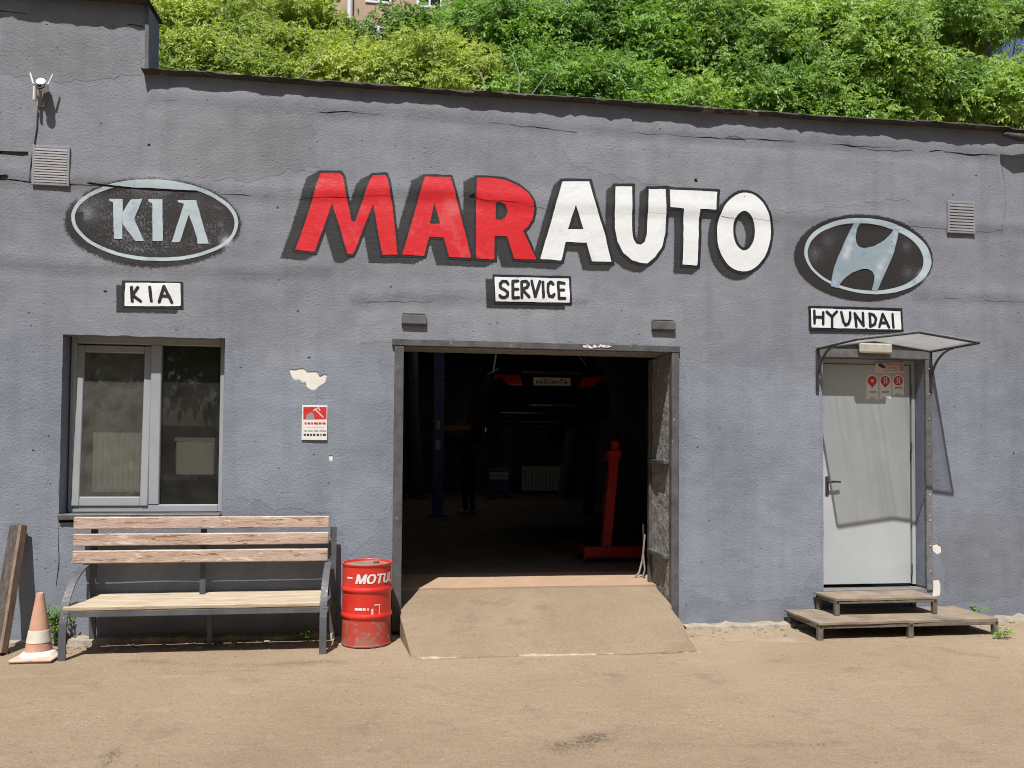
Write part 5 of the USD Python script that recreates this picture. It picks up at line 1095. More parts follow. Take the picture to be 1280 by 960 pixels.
def make_car(name, label, x, y, z, paint_, head=1, group=None, plate=None):
    """a saloon seen from behind: rear at y, body towards +y (head=1) or -y"""
    t = thing(name, label, 'car', (x, y, z))
    def P(a, b, c): return (x + a, y + head * b, z + c)
    low = []
    for s in (-1, 1):
        low += [(P(s * 0.72, 0.12, 0.42), 0.12), (P(s * 0.76, 0.14, 0.68), 0.11), (P(s * 0.7, 0.16, 0.95), 0.09), (P(s * 0.78, 0.7, 0.38), 0.1), (P(s * 0.78, 3.7, 0.38), 0.1), (P(s * 0.76, 0.9, 0.94), 0.08), (P(s * 0.74, 3.1, 0.9), 0.08), (P(s * 0.66, 4.2, 0.72), 0.09), (P(s * 0.68, 4.3, 0.42), 0.1)]
    body = hull([p for p, _ in low], [r for _, r in low], 16)
    for yy in (0.85, 3.45):
        body -= manifold3d.Manifold.cylinder(2.4, 0.36, 0.36, 32, True).rotate((0, 90, 0)).translate(P(0, yy, 0.33))
    obj('body', tm(body), paint_, t, smooth=35)
    cab = []
    for s in (-1, 1): cab += [(P(s * 0.7, 0.62, 0.98), 0.05), (P(s * 0.56, 1.2, 1.38), 0.06), (P(s * 0.56, 2.2, 1.4), 0.06), (P(s * 0.68, 3.05, 0.95), 0.05)]
    obj('cabin', tm(hull([p for p, _ in cab], [r for _, r in cab], 12)), M['car_glass'], t, smooth=35)
    rf = [(P(s * 0.54, yy, 1.425), 0.035) for s in (-1, 1) for yy in (1.2, 2.2)]; obj('roof', tm(hull([p for p, _ in rf], [r for _, r in rf], 10)), paint_, t, smooth=35)
    for s in (-1, 1):
        for ya, za, yb, zb2 in ((0.66, 1.03, 1.2, 1.44), (2.2, 1.45, 3.0, 1.0), (1.75, 1.0, 1.7, 1.42)):
            obj('pillar', tube([P(s * 0.725 if za < 1.2 else s * 0.59, ya, za), P(s * 0.6 if zb2 > 1.2 else s * 0.71, yb, zb2)], 0.035, 8), paint_, t, smooth=40)
        tl = hull([P(s * 0.42, 0.055, 0.80), P(s * 0.46, 0.055, 0.9), P(s * 0.76, 0.1, 0.8), P(s * 0.77, 0.1, 0.92)], [0.03] * 4, 8); obj('tail_lamp', tm(tl), M['tail'], t, smooth=40)
        for yy in (0.85, 3.45):
            w = lathe([(0.19, -0.09), (0.29, -0.1), (0.315, -0.07), (0.315, 0.07), (0.29, 0.1), (0.19, 0.09)], 32); w.apply_transform(trimesh.transformations.rotation_matrix(math.pi / 2, (0, 1, 0))); w.apply_translation(P(s * 0.74, yy, 0.32)); obj('tyre', w, M['rubber'], t, smooth=40)
            w = lathe([(0, 0.05), (0.06, 0.06), (0.17, 0.05), (0.19, 0.08), (0.19, -0.08), (0, -0.08)], 24); w.apply_transform(trimesh.transformations.rotation_matrix(s * math.pi / 2, (0, 1, 0))); w.apply_translation(P(s * 0.74, yy, 0.32)); obj('rim', w, M['chrome'], t, smooth=40)
    bp = [P(s * a, b, c) for s in (-1, 1) for a, b, c in ((0.7, 0.03, 0.42), (0.76, 0.06, 0.58), (0.78, 0.4, 0.5))]; obj('bumper', tm(hull(bp, [0.06] * 6, 10)), paint_, t, smooth=40)
    obj('bumper_strip', cbox(*sorted((x - 0.33, x + 0.33)), *sorted((y - head * 0.042, y - head * 0.03)), z + 0.5, z + 0.53), M['chrome'], t)
    obj('boot_trim', cbox(x - 0.4, x + 0.4, *sorted((y + head * 0.045, y + head * 0.02)), z + 0.955, z + 0.99), M['chrome'], t)
    if plate:
        obj('number_plate', cbox(x - 0.26, x + 0.26, y + head * 0.0 - 0.008, y + 0.0, z + 0.79, z + 0.90, 0.003), M['plate_white'], t)
        obj('plate_lettering', text_wall(plate, 0.07, x - 0.235, y - 0.0085, z + 0.81, True, 0.95, 0.001), M['print_black'], t)
    return t
pc = onY(690, 477, 4.0)
make_car('lifted_car', 'black car raised on the lift inside the garage, seen from behind with red tail lamps', pc[0], 4.0, pc[2] - 0.845, M['car_black'], 1, plate='к480нн74')

# red engine hoist
hx0 = onY(730, 689, 1.85)[0]; hx1 = onY(810, 689, 1.85)[0] + 0.25; hzt = onY(770, 683, 1.85)[2]; hzb = onY(770, 696, 1.85)[2]
HO = thing('engine_hoist', 'red engine hoist on castors inside the gate at the right', 'hoist', (hx0, 1.85, 0.3))
obj('cross_beam', cbox(hx0, hx1, 1.82, 1.9, hzb, hzt, 0.006), M['hoist_red'], HO)
p0, p1 = onY(757, 684, 1.9), onY(767, 573, 1.9)
p0[2] = hzt
obj('post', bar([p0, p1], (1, 0, 0.03), 0.1, 0.09), M['hoist_red'], HO)
obj('head_bracket', [cbox(p1[0] - 0.07, p1[0] + 0.07, 1.84, 1.98, p1[2], p1[2] + 0.09), cbox(p1[0] - 0.03, p1[0] + 0.05, 1.86, 1.96, p1[2] + 0.09, p1[2] + 0.2)], M['hoist_red'], HO)
obj('boom', bar([p1 + [0, 0.05, 0.12], p1 + [0.2, 0.5, 0.3]], (1, 0, 0), 0.06, 0.07), M['hoist_red'], HO)
obj('pump_ram', tube([p0 + [0, 0.08, 0.35], p1 + [0.06, 0.5, 0.2]], 0.03, 10), M['steel_dark'], HO)
for lx in (hx0 + 0.03, hx1 - 0.05): obj('floor_leg', cbox(lx - 0.03, lx + 0.03, 1.902, 2.25, hzb + 0.01, hzt - 0.01), M['hoist_red'], HO)
for lx, ly in ((hx0 + 0.03, 1.86), (hx1 - 0.05, 1.86), (hx0 + 0.03, 2.2), (hx1 - 0.05, 2.2)):
    cw = lathe([(0, -0.018), (0.04, -0.018), (0.045, -0.01), (0.045, 0.01), (0.04, 0.018), (0, 0.018)], 16); cw.apply_transform(trimesh.transformations.rotation_matrix(math.pi / 2, (0, 1, 0))); cw.apply_translation((lx, ly, 0.347))
    ck = obj('castor', [cbox(lx - 0.03, lx + 0.03, ly - 0.03, ly + 0.03, 0.39, hzb, 0.002), cbox(lx - 0.028, lx - 0.02, ly - 0.02, ly + 0.02, 0.34, 0.39, 0)], M['chrome'], HO); obj('castor_wheel', cw, M['rubber'], HO, smooth=40)
obj('pump_handle', tube([p1 + [-0.14, 0, -0.01], p1 + [0.08, 0, 0.0]], 0.008, 6), M['chrome'], HO)
# loose cables by the gate leaf
hp = [onY(x, y, 0.85) for x, y in ((804, 655), (805, 680), (803, 700), (799, 716), (793, 722))]
hp2 = [onY(x, y, 0.8) for x, y in ((806, 668), (804, 692), (806, 712), (803, 724))]
HS = thing('loose_cable', 'grey cable hanging to the floor at the right edge inside the gate', 'cable', hp[-1])
obj('strand', tube(hp, 0.011, 6), M['print_grey'], HS, smooth=True); obj('strand', tube(hp2, 0.009, 6), M['print_grey'], HS, smooth=True)

# radiator, trolley
ra, rb = onY(653, 614, 14.9), onY(706, 583, 14.9)
RD = thing('radiator', 'pale ribbed radiator on the back wall of the garage', 'radiator', (ra[0], 15.1, ra[2]))
nr = 12; wr_ = (rb[0] - ra[0]) / nr
for i in range(nr): obj('rib', cbox(ra[0] + i * wr_ + 0.008, ra[0] + (i + 1) * wr_ - 0.008, 14.95, 15.06, ra[2], rb[2], 0.02), M['radiator'], RD)
obj('header_pipe', [tube([(ra[0], 15.0, rb[2] - 0.06), (rb[0], 15.0, rb[2] - 0.06)], 0.03), tube([(ra[0], 15.0, ra[2] + 0.06), (rb[0], 15.0, ra[2] + 0.06)], 0.03)], M['radiator'], RD)
ta, tb = onY(611, 616, 13), onY(637, 586, 13)
TL = thing('tool_trolley', 'small dark tool trolley with pale drawers left of the radiator', 'trolley', (ta[0], 13.2, 0.3))
obj('cabinet', cbox(ta[0], tb[0], 13.0, 13.4, ta[2], tb[2]), M['blue_lift'], TL)
for z_ in (0.55, 0.72): obj('drawer', cbox(ta[0] + 0.03, tb[0] - 0.03, 12.98, 12.999, ta[2] + (tb[2] - ta[2]) * z_, ta[2] + (tb[2] - ta[2]) * (z_ + 0.14)), M['radiator'], TL)
for lx in (ta[0] + 0.03, tb[0] - 0.03):
    for ly in (13.03, 13.37): obj('leg', cbox(lx - 0.02, lx + 0.02, ly - 0.02, ly + 0.02, 0.301, ta[2] - 0.001), M['steel_dark'], TL)

# ------------------------------------------------------------------ mechanic at the lift post
def mechanic(px0, py0, z0):
    t = thing('person', 'person in dark work clothes, grey cap and white shoes reaching towards the lift post', 'person', (px0, py0, z0))
    J = lambda a, b, c: np.array([px0 + a, py0 + b, z0 + c])
    def limb(js, rs): return [hull([js[i], js[i + 1]], [rs[i], rs[i + 1]], 12) for i in range(len(js) - 1)]
    pel, chest, neck, head = J(0.16, 0, 0.93), J(0.1, 0, 1.3), J(0.05, 0, 1.5), J(-0.01, 0, 1.64)
    parts = [hull([pel + [0, -0.09, 0], pel + [0, 0.09, 0], chest + [0, -0.14, 0.05], chest + [0, 0.14, 0.05], J(0.13, 0, 1.1)], [0.12, 0.12, 0.1, 0.1, 0.13], 14), hull([chest + [0, 0, 0.1], neck], [0.1, 0.06], 12)]
    legs = [[J(0.16, -0.1, 0.9), J(0.08, -0.1, 0.5), J(0.1, -0.1, 0.1)], [J(0.16, 0.1, 0.9), J(0.22, 0.12, 0.5), J(0.26, 0.12, 0.1)]]
    for l in legs: parts += limb(l, [0.095, 0.065, 0.05])
    hands = []
    for s, tgt in ((-1, J(-0.4, -0.2, 1.42)), (1, J(-0.38, 0.05, 1.62))):
        sh__ = chest + [0, s * 0.19, 0.1]; el = J(-0.14, s * 0.24, 1.2 if s < 0 else 1.4); parts += limb([sh__, el, tgt], [0.065, 0.05, 0.038]); hands.append((el, tgt, s))
    bd = parts[0]
    for p in parts[1:]: bd = bd + p
    b_ = tm(bd.refine_to_length(0.03)); b_ = trimesh.smoothing.filter_taubin(b_, iterations=10); 
    obj('clothes', b_, M['cloth'], t, smooth=True)
    hd = hull([head + [0, 0, 0.02], head + [-0.02, 0, -0.07], head + [0.03, 0, 0.03]], [0.095, 0.07, 0.095], 16) + hull([neck + [0, 0, -0.03], head + [0.01, 0, -0.05]], [0.052, 0.055], 12) + hull([head + [-0.1, 0, 0.0], head + [-0.115, 0, -0.03]], [0.014, 0.02], 8)
    hd = hd + hull([head + [0.0, 0.093, 0.0], head + [0.005, 0.096, -0.03]], [0.016, 0.012], 8) + hull([head + [0.0, -0.093, 0.0], head + [0.005, -0.096, -0.03]], [0.016, 0.012], 8)
    h_ = trimesh.smoothing.filter_taubin(tm(hd.refine_to_length(0.015)), iterations=6); obj('head', h_, M['skin'], t, smooth=True)
    for s in (-1, 1): obj('eye', trimesh.creation.icosphere(1, 0.011).apply_translation(head + [-0.09, s * 0.033, 0.015]), M['print_white'], t)
    obj('mouth', cbox(*sorted((head[0] - 0.1, head[0] - 0.085)), head[1] - 0.022, head[1] + 0.022, head[2] - 0.078, head[2] - 0.07, 0), M['print_faded'], t)
    obj('hair', tm(hull([head + [0.06, 0, 0.02], head + [0.05, 0, -0.05]], [0.075, 0.06], 12)), M['hair'], t, smooth=True)
    obj('cap', tm(hull([head + [0, 0, 0.07], head + [0.03, 0, 0.06]], [0.093, 0.09], 14) + hull([head + [-0.06, -0.05, 0.065], head + [-0.06, 0.05, 0.065], head + [-0.16, 0, 0.055]], [0.012] * 3, 8)), M['cap'], t, smooth=30)
    for el, w, s in hands:
        d = (w - el) / np.linalg.norm(w - el); u = np.array([0, 0, 1.0]) - d * d[2]; u /= np.linalg.norm(u); sd = np.cross(d, u)
        hm = hull([w, w + d * 0.08 + sd * 0.03, w + d * 0.08 - sd * 0.03], [0.026, 0.017, 0.017], 10)
        for f_, ln in zip((-0.033, -0.011, 0.011, 0.033), (0.06, 0.075, 0.072, 0.055)):
            a0 = w + d * 0.085 + sd * f_; a1 = a0 + d * ln * 0.55 - u * 0.008; a2 = a1 + d * ln * 0.4 - u * 0.028; hm = hm + hull([a0, a1], [0.0095, 0.009], 8) + hull([a1, a2], [0.009, 0.0075], 8)
        th_ = w + d * 0.03 - sd * 0.03 * s; hm = hm + hull([th_, th_ + d * 0.035 - sd * 0.03 * s - u * 0.01], [0.012, 0.011], 8) + hull([th_ + d * 0.035 - sd * 0.03 * s - u * 0.01, th_ + d * 0.065 - sd * 0.03 * s - u * 0.025], [0.011, 0.008], 8)
        obj('hand', tm(hm), M['skin'], t, smooth=40)
    for (a_, b2) in ((0.1, -0.1), (0.26, 0.12)):
        obj('shoe', tm(hull([J(a_ + 0.04, b2, 0.045), J(a_ - 0.15, b2, 0.035), J(a_ - 0.05, b2, 0.07)], [0.043, 0.035, 0.045], 10)), M['shoe'], t, smooth=40)
mechanic(1.16, 8.5, 0.3)

# ------------------------------------------------------------------ trees behind the garage
LEAF = None
def leaf_sprays(cen, axis, nrm, size, g, leaflets=5):
    """compound leaves: pairs of folded leaflets and an end one along each stalk"""
    n = len(cen); ax = axis / np.linalg.norm(axis, axis=1, keepdims=True); nn = nrm - ax * np.sum(nrm * ax, 1, keepdims=True); nn /= np.maximum(np.linalg.norm(nn, axis=1, keepdims=True), 1e-6); sd = np.cross(nn, ax)
    V, Fc = [], []
    spec = [(0.32, 1, 0.95), (0.32, -1, 0.95), (0.62, 1, 0.8), (0.62, -1, 0.8), (0.85, 0, 0.0)][:leaflets]
    base = 0
    for t, s, ang in spec:
        root = cen + ax * (size * t)[:, None]; jit = g.normal(0, 0.22, (n, 1))
        d = ax * np.cos(ang + jit) + sd * s * np.sin(ang + jit) - np.array([0, 0, 0.25]) * g.uniform(0.2, 1.4, (n, 1)); d /= np.linalg.norm(d, axis=1, keepdims=True)
        l = size * 0.52 * g.uniform(0.75, 1.2, n); w = l * 0.23
        nl = nn + g.normal(0, 0.3, (n, 3)); cr = np.cross(d, nl); cr /= np.maximum(np.linalg.norm(cr, axis=1, keepdims=True), 1e-6); up = np.cross(cr, d)
        a0 = root; a1 = root + d * (l * 0.42)[:, None] + cr * w[:, None] + up * (w * 0.35)[:, None]; a2 = root + d * l[:, None] - up * (l * 0.12)[:, None]; a3 = root + d * (l * 0.42)[:, None] - cr * w[:, None] + up * (w * 0.35)[:, None]
        V.append(np.stack([a0, a1, a2, a3], 1).reshape(-1, 3)); i = base + np.arange(n)[:, None] * 4
        Fc += [i + [0, 1, 2], i + [0, 2, 3]]; base += 4 * n
    return trimesh.Trimesh(np.vstack(V), np.vstack(Fc), process=False)


def tree(label, px_, py_, Y, rx, ry, rz_, mat_, n_cl, per, seed, size=0.3, cr=0.75, group=None, holes_=0.0, base=0.0, name='box_elder_tree'):
    g = np.random.default_rng(seed); c = onY(px_, py_, Y) if py_ is not None else np.array([px_, Y, 0])
    t = thing(name, label, 'tree', (c[0], Y + 0.4, base), group=group)
    n_cl, per = int(n_cl * 2.4), int(per * 0.42); u = g.normal(size=(n_cl * 3, 3)); u /= np.linalg.norm(u, axis=1, keepdims=True); r = g.uniform(0.25, 1.0, (len(u), 1)) ** 0.55
    q = u * r * [rx, ry, rz_]
    keep = fbm(q * 0.8 + seed, 3, seed) > max(holes_ + 0.06, 0.455); q = q[keep][:n_cl]; q[:, 1] += 0.5 * q[:, 2]; q = q + c
    P, A, Nn = [], [], []
    for cc_ in q:
        R0 = cr * g.uniform(0.45, 1.0); v = g.normal(size=(per, 3)); v /= np.linalg.norm(v, axis=1, keepdims=True); v[:, 2] = v[:, 2] * 0.9 - 0.1
        rr = g.uniform(0.05, 1.0, (per, 1)) ** 0.7
        P.append(cc_ + v * rr * [R0, R0, R0 * 0.85]); a = v * [1, 1, 0.25] + [0, 0, -0.28] + g.normal(0, 0.35, (per, 3)); A.append(a); Nn.append(v * 0.3 + [-0.12, -1.0, 0.4] + g.normal(0, 0.33, (per, 3)))
    P, A, Nn = map(np.vstack, (P, A, Nn))
    obj('crown', leaf_sprays(P, A, Nn, size * g.uniform(0.65, 1.25, len(P)), g), mat_, t)
    top = c + [0, 0, rz_ * 0.2]; base_ = np.array([c[0] + g.uniform(-0.3, 0.3), Y + 0.4, base - 0.2])
    tr = np.linspace(0, 1, 9)[:, None]; tp = base_ + (top - base_) * tr + np.hstack([0.25 * np.sin(tr * 5 + seed), 0.2 * np.cos(tr * 4), tr * 0])
    obj('trunk', tube(tp, np.linspace(0.2, 0.06, 9), 8), M['bark'], t, smooth=True)
    for j, cc_ in enumerate(q[:: max(1, len(q) // 16)]):
        k = int(g.integers(3, 8)); s0 = tp[k]; md = (s0 + cc_) / 2 + [0, 0, 0.3]; w = np.linspace(0, 1, 6)[:, None]; bp_ = s0 * (1 - w) ** 2 + 2 * md * w * (1 - w) + cc_ * w ** 2
        obj('branch', tube(bp_, np.linspace(0.07, 0.015, 6), 6, False), M['bark'], t, smooth=True)
    return t


TR = [
    ('yellow-green box elder at the far left beside the raised parapet', 245, 45, 14.0, 2.3, 1.4, 2.2, 'leaf_y', 85, 110, 1, 0.0),
    ('yellow-green bushy box elder behind the roof, over the letter M', 395, 98, 12.0, 1.9, 1.2, 1.15, 'leaf_y', 70, 120, 2, 0.0),
    ('low yellow-green box elder below the gap with the beige flats', 535, 104, 12.5, 1.9, 1.2, 1.35, 'leaf_y', 70, 120, 3, 0.0),
    ('deep green box elder right of the beige flats, above the letter R', 655, 40, 14.5, 1.9, 1.4, 2.4, 'leaf_d', 80, 110, 4, 0.0),
    ('dark dense box elder above the gap between A and U', 790, 45, 15.0, 2.3, 1.5, 2.5, 'leaf_d', 90, 110, 5, 0.0),
    ('bright green box elder above the letters T and O', 925, 50, 14.0, 2.2, 1.5, 2.3, 'leaf_b', 85, 110, 6, 0.3),
    ('bright green box elder with orange-tipped shoots above the H emblem', 1075, 60, 13.0, 2.2, 1.4, 2.1, 'leaf_b', 80, 110, 7, 0.36),
    ('loose box elder with sky showing through at the far right', 1230, 55, 15.0, 2.5, 1.6, 2.6, 'leaf_b', 62, 95, 8, 0.42),
    ('tall box elder standing further back between the dark and bright crowns', 870, -20, 19.0, 3.6, 1.8, 3.0, 'leaf_d', 95, 100, 9, 0.0),
    ('tall box elder standing further back behind the right-hand crowns', 1110, -10, 20.0, 3.4, 1.8, 3.2, 'leaf_b', 70, 90, 10, 0.38),
    ('tall box elder standing further back at the left of the beige flats', 300, -5, 19.0, 2.5, 1.8, 2.4, 'leaf_d', 60, 100, 11, 0.2),
    ('dense bright box elder filling the corner beside the parapet', 225, 95, 12.0, 1.2, 1.0, 1.2, 'leaf_y', 40, 110, 14, 0.0),
    ('low bright green box elder at the far right edge above the curled roofing felt', 1240, 128, 13.0, 2.2, 1.2, 1.2, 'leaf_b', 60, 110, 15, 0.25),
    ('box elder top in front of the beige flats, left of the white drainpipe', 375, 40, 16.0, 1.5, 1.0, 1.3, 'leaf_y', 34, 110, 16, 0.2),
    ('sparse box elder top in front of the beige flats, right of the white drainpipe', 520, 45, 17.0, 2.4, 1.0, 1.1, 'leaf_d', 34, 90, 17, 0.45),
    ('low deep green box elder half hidden by the roof edge at the middle', 720, 120, 12.5, 2.6, 1.2, 1.3, 'leaf_d', 70, 110, 12, 0.0),
    ('low bright green box elder half hidden by the roof edge at the right', 1000, 135, 12.5, 3.4, 1.2, 1.3, 'leaf_b', 95, 110, 13, 0.2),
]
for lb, px_, py_, Y, rx, ry, rz_, mm, ncl, per, sd_, hl in TR:
    small = mm == 'leaf_y'
    tree(lb, px_, py_, Y, rx, ry, rz_, M[mm], ncl, int(per * (2.1 if small else 1.7)), sd_, size=0.2 if small else 0.235, cr=0.62 if small else 0.68, holes_=hl)
for i, (pts, r_) in enumerate((([(372, 99), (388, 85), (402, 70), (407, 64)], 0.011), ([(607, 118), (604, 100), (597, 86), (588, 80)], 0.012), ([(665, 118), (675, 104), (684, 92)], 0.011), ([(649, 92), (642, 72), (634, 66)], 0.011))):
    g = [onY(x, y, 10.4 + 0.1 * i) for x, y in pts]
    ob = tube([g[0] - [0, 0, 0.9]] + g, np.linspace(r_ * 1.6, r_ * 0.6, len(g) + 1), 6)
    obj('dead_stem', ob, M['twig'], label=('pale dead stem leaning right above the letter M', 'pale dead stem above the letter R', 'short pale dead stem above the letter A of AUTO', 'bent pale twig among the deep green leaves')[i], cat='branch', smooth=True)

# ------------------------------------------------------------------ beige block of flats far behind
bl_, br_ = onY(300, 20, 42), onY(690, 20, 42)
FB = thing('apartment_building', 'beige block of flats seen through the gap in the trees', 'building', ((bl_[0] + br_[0]) / 2, 42, 0))
obj('wall', trimesh.creation.box(bounds=[[bl_[0], 42, -0.2], [br_[0], 54, 36]]), M['facade'], FB)
obj('roof', trimesh.creation.box(bounds=[[bl_[0] - 0.3, 41.7, 36.003], [br_[0] + 0.3, 54.3, 36.5]]), M['felt'], FB)
w0 = onY(440, 0, 42)
for fl in range(4):
    for ci in range(-2, 5):
        xw = w0[0] + 1.6 + ci * 3.1; zw = onY(440, 28, 42)[2] + 1.3 + (fl - 1) * 3.0
        if xw - 0.9 < bl_[0] or xw + 0.9 > br_[0] or zw > 33: continue
        wf = obj('window', frame(xw - 0.8, xw + 0.8, zw, zw + 1.6, 41.93, 42.05, 0.16, 0.16, 0.14, 0.14) + [cbox(xw - 0.06, xw + 0.06, 41.94, 42.04, zw + 0.14, zw + 1.46)], M['far_white'], FB)
        obj('pane', cbox(xw - 0.64, xw + 0.64, 41.98, 41.995, zw + 0.14, zw + 1.46, 0), M['car_glass'], wf)
    zb2 = onY(440, 28, 42)[2] + (fl - 1) * 3.0 - 0.6
    obj('floor_band', trimesh.creation.box(bounds=[[bl_[0] + 0.01, 41.9, zb2], [br_[0] - 0.01, 41.999, zb2 + 0.22]]), M['fence_grey'], FB)
zpipe = onY(440, 29, 42)[2]
obj('drainpipe', tube([(w0[0] - 0.1, 41.8, zpipe), (w0[0] - 0.1, 41.8, 36)], 0.17, 8), M['far_white'], FB, smooth=True)

# ------------------------------------------------------------------ what the window glass mirrors: the far side of the yard
FE = thing('concrete_fence', 'grey concrete panel fence across the yard, opposite the garage', 'fence', (-6, -20, 0))
for i in range(14):
    xa = -30 + i * 3.0; obj('panel', wobble(trimesh.creation.box(bounds=[[xa + 0.08, -20.06, 0.02], [xa + 2.92, -19.96, 2.2]]), 0.01, 1, i), M['fence_grey'], FE); obj('post', trimesh.creation.box(bounds=[[xa - 0.07, -20.1, -0.1], [xa + 0.07, -19.9, 2.35]]), M['fence_grey'], FE)
make_car('parked_car', 'silver car parked across the yard, mirrored in the window', -7.0, -13.5, 0.0, M['car_silver'], -1)
for i, (x, lb) in enumerate(((-19, 'leafy maple at the far left end of the opposite fence'), (-14.5, 'leafy maple opposite, mirrored at the left of the window'), (-10, 'leafy maple opposite, behind the parked silver car'), (-5, 'leafy maple across the yard opposite the bench'), (0, 'leafy maple across the yard opposite the gate'), (5, 'leafy maple across the yard opposite the side door'), (10, 'leafy maple at the right end of the opposite row'))):
    nl = 1500 if i in (2, 3) else 3600; g = np.random.default_rng(90 + i); yv = -18.0 - 1.2 * (i % 3); hh = 6.4 + 0.8 * (i % 2)
    c = np.array([x, yv, hh]); t = thing('maple_tree', lb, 'tree', (x, yv, 0), group='maples along the opposite fence')
    v = g.normal(size=(nl, 3)); v /= np.linalg.norm(v, axis=1, keepdims=True); rr = g.uniform(0.3, 1, (nl, 1)) ** 0.5; lum = 0.7 + 0.6 * fbm(v * 2 + i, 3, i)[:, None]
    obj('crown', leaf_sprays(c + v * rr * lum * [2.9, 2.5, 4.6], v + [0, 0, -0.4], v * 0.5 + [0, 0, 0.9], g.uniform(0.5, 0.8, nl), g), M['leaf_d'], t)
    obj('trunk', tube([(x, yv, -0.2), (x + 0.1, yv, 2.5), (x, yv, hh)], [0.24, 0.18, 0.07], 8), M['bark'], t, smooth=True)

# ------------------------------------------------------------------ weeds, stones, stains
def weed(label, x, y, n, h, seed, spread=0.07):
    g = np.random.default_rng(seed); t = thing('weed', label, 'weed', (x, y, 0)); cs, ax = [], []
    st = []
    for i in range(max(2, n // 6)):
        a_ = g.uniform(0, 6.28); tip = np.array([x + spread * math.cos(a_), y - abs(spread * 0.6 * math.sin(a_)), h * g.uniform(0.5, 1)]); st.append(tube([(x, y, -0.02), ((x + tip[0]) / 2, (y + tip[1]) / 2, tip[2] * 0.6), tip], [0.003, 0.0025, 0.001], 5))
        for w in np.linspace(0.35, 1, 6): cs.append(np.array([x, y, 0]) * (1 - w) + tip * w); ax.append(g.normal(0, 1, 3) * [1, 1, 0.4] + [0, -0.3, 0.2])
    cs, ax = np.array(cs), np.array(ax)
    obj('stem', st, M['weed'], t); obj('leaves', leaf_sprays(cs, ax, np.tile([0, -0.4, 1.0], (len(cs), 1)) + g.normal(0, 0.3, (len(cs), 3)), g.uniform(0.05, 0.085, len(cs)), g), M['weed'], t)
a = onZ(66, 806); weed('bright green weed between the cone and the bench leg', a[0] + 0.02, -0.1, 30, 0.36, 1)
a = onZ(82, 800); weed('darker weed under the left end of the bench', a[0], -0.06, 30, 0.3, 2)
a = onY(1216, 765, -0.05); weed('small broad-leaved weed at the wall right of the wooden step', a[0], -0.05, 14, 0.14, 3, 0.08)
a = onZ(1247, 797); weed('tiny weed at the right front leg of the platform', a[0] + 0.02, a[1], 10, 0.07, 4, 0.04)
a = onZ(383, 800); weed('tiny weed under the right end of the bench', a[0], -0.1, 12, 0.1, 5, 0.05)

g = np.random.default_rng(5); ob_ = trimesh.creation.icosphere(0, 1.0)
def grit(n, name, mt_, label, big):
    sts = []
    for i in range(n):
        r_ = abs(g.normal(0, 1)); x = g.uniform(-3.4, 6.2); y = -0.03 - 0.2 * r_ if i % 2 else -g.uniform(0.1, 3.4); s_ = big * g.uniform(0.25, 1.0) ** 2 * (1.4 if i % 2 else 0.55)
        if -0.03 < x < 2.4 and y > -0.84 - 0.04 * (i % 3 > 0): continue
        v = ob_.vertices * s_ * g.uniform(0.55, 1.3, (len(ob_.vertices), 1)) * [1.2, 1, 0.6]; sts.append((v + [x, y, float(ground_h(np.array(x), np.array(y))) + s_ * 0.15], ob_.faces + 12 * len(sts)))
    for i in range(0):
        x = g.uniform(0.08, 2.36); s_ = big * g.uniform(0.3, 0.9); y = -0.80 - 0.05 * x / 2.3 + g.normal(0, 0.03)
        v = ob_.vertices * s_ * g.uniform(0.55, 1.3, (len(ob_.vertices), 1)) * [2.2, 1.2, 0.22]; sts.append((v + [x, y, 0.004], ob_.faces + 12 * len(sts)))
    obj(name, trimesh.Trimesh(np.vstack([q[0] for q in sts]), np.vstack([q[1] for q in sts]), process=False), mt_, label=label, cat='stones', kind='stuff')
grit(1500, 'loose_stones', M['kerb'], 'small pale stones and grit scattered along the foot of the wall', 0.016)
grit(1300, 'dark_grit', M['deck_edge'], 'dark grit and crumbs of dirt scattered over the yard', 0.012)

M['stain'] = spray_material('dirt_stain', (0.105, 0.083, 0.06), 0.75, 0.3)
M['dust'] = spray_material('pale_dust', (0.5, 0.41, 0.31), 0.7, 0.3)


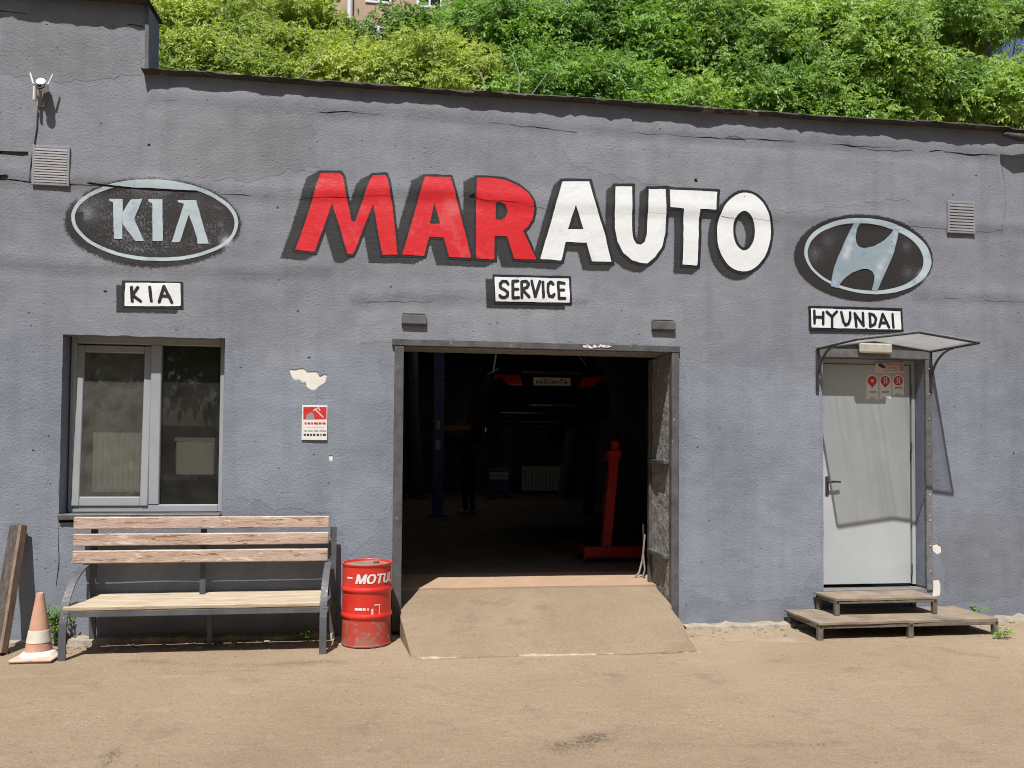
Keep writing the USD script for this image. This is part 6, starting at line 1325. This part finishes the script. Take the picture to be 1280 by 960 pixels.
def ground_mark(name, label, pts, mt_, peak, soft, seed, zf=ground_h, lift=0.004):
    """a soft-edged mark on the ground: pts are places in the photograph, taken down to the ground plane"""
    q = [onZ(x, y) for x, y in pts]; g_ = LineString([(p[0], p[1]) for p in q]).buffer(soft * 1.6) if len(q) > 1 else Point(q[0][0], q[0][1]).buffer(soft * 1.6)
    x0, y0, x1, y1 = g_.bounds; c = 0.025; v, f = grid_mesh(np.arange(x0 - c, x1 + c, c), np.arange(y0 - c, y1 + c, c), lambda X, Y: zf(X, Y) + lift)
    ls = LineString([(p[0], p[1]) for p in q]) if len(q) > 1 else Point(q[0][0], q[0][1])
    d = shapely.distance(ls, shapely.points(v[:, 0], v[:, 1])); n_ = fbm(np.stack([v[:, 0] * 4, v[:, 1] * 4, v[:, 0] * 0], -1), 4, seed)
    al = peak * np.clip(1 - d / (soft * (0.4 + 1.2 * n_)), 0, 1) ** 0.8 * (0.4 + 1.1 * n_)
    tri = np.vstack([f[:, [0, 1, 2]], f[:, [0, 2, 3]]]); tri = tri[(al[tri] > 0.01).any(1)]
    us = np.unique(tri); re_ = np.zeros(len(v), int); re_[us] = np.arange(len(us))
    obj(name, trimesh.Trimesh(v[us], re_[tri], process=False), mt_, label=label, kind='structure', primvar=al[us])


for nm, lb, pts, mk, pk, sf, sd_ in (
        ('ground_stain', 'dark oily smudge on the ground in front of the ramp', [(700, 930), (722, 928), (745, 921)], 'stain', 0.4, 0.2, 1), ('ground_stain', 'small dark damp spot on the ground left of the middle', [(333, 934)], 'stain', 0.45, 0.1, 2),
        ('ground_stain', 'darker dirt along the front of the bench', [(160, 826), (300, 832), (420, 826)], 'stain', 0.45, 0.2, 3), ('ground_stain', 'faint dark track running towards the bottom left corner', [(215, 870), (170, 905), (125, 960)], 'stain', 0.34, 0.09, 4),
        ('ground_stain', 'faint dark tyre track across the yard at the right', [(760, 925), (900, 932), (1060, 928)], 'stain', 0.34, 0.12, 5), ('ground_stain', 'brown damp patch in front of the platform', [(1170, 812), (1240, 820)], 'stain', 0.35, 0.14, 6), ('ground_stain', 'dark scuffs on the yard before the drum', [(420, 850), (500, 858)], 'stain', 0.3, 0.1, 9),
        ('ground_dust', 'pale dusty streak in front of the bench', [(230, 838), (320, 836)], 'dust', 0.5, 0.14, 7), ('ground_dust', 'pale dusty patch left of the ramp', [(110, 900), (180, 880)], 'dust', 0.4, 0.3, 8), ('ground_dust', 'pale dusty patch between the ramp and the platform', [(900, 800), (985, 800)], 'dust', 0.55, 0.2, 10), ('ground_dust', 'pale dust spread in the right foreground', [(1000, 880), (1200, 870)], 'dust', 0.4, 0.4, 11)):
    ground_mark(nm, lb, pts, M[mk], pk, sf, sd_)
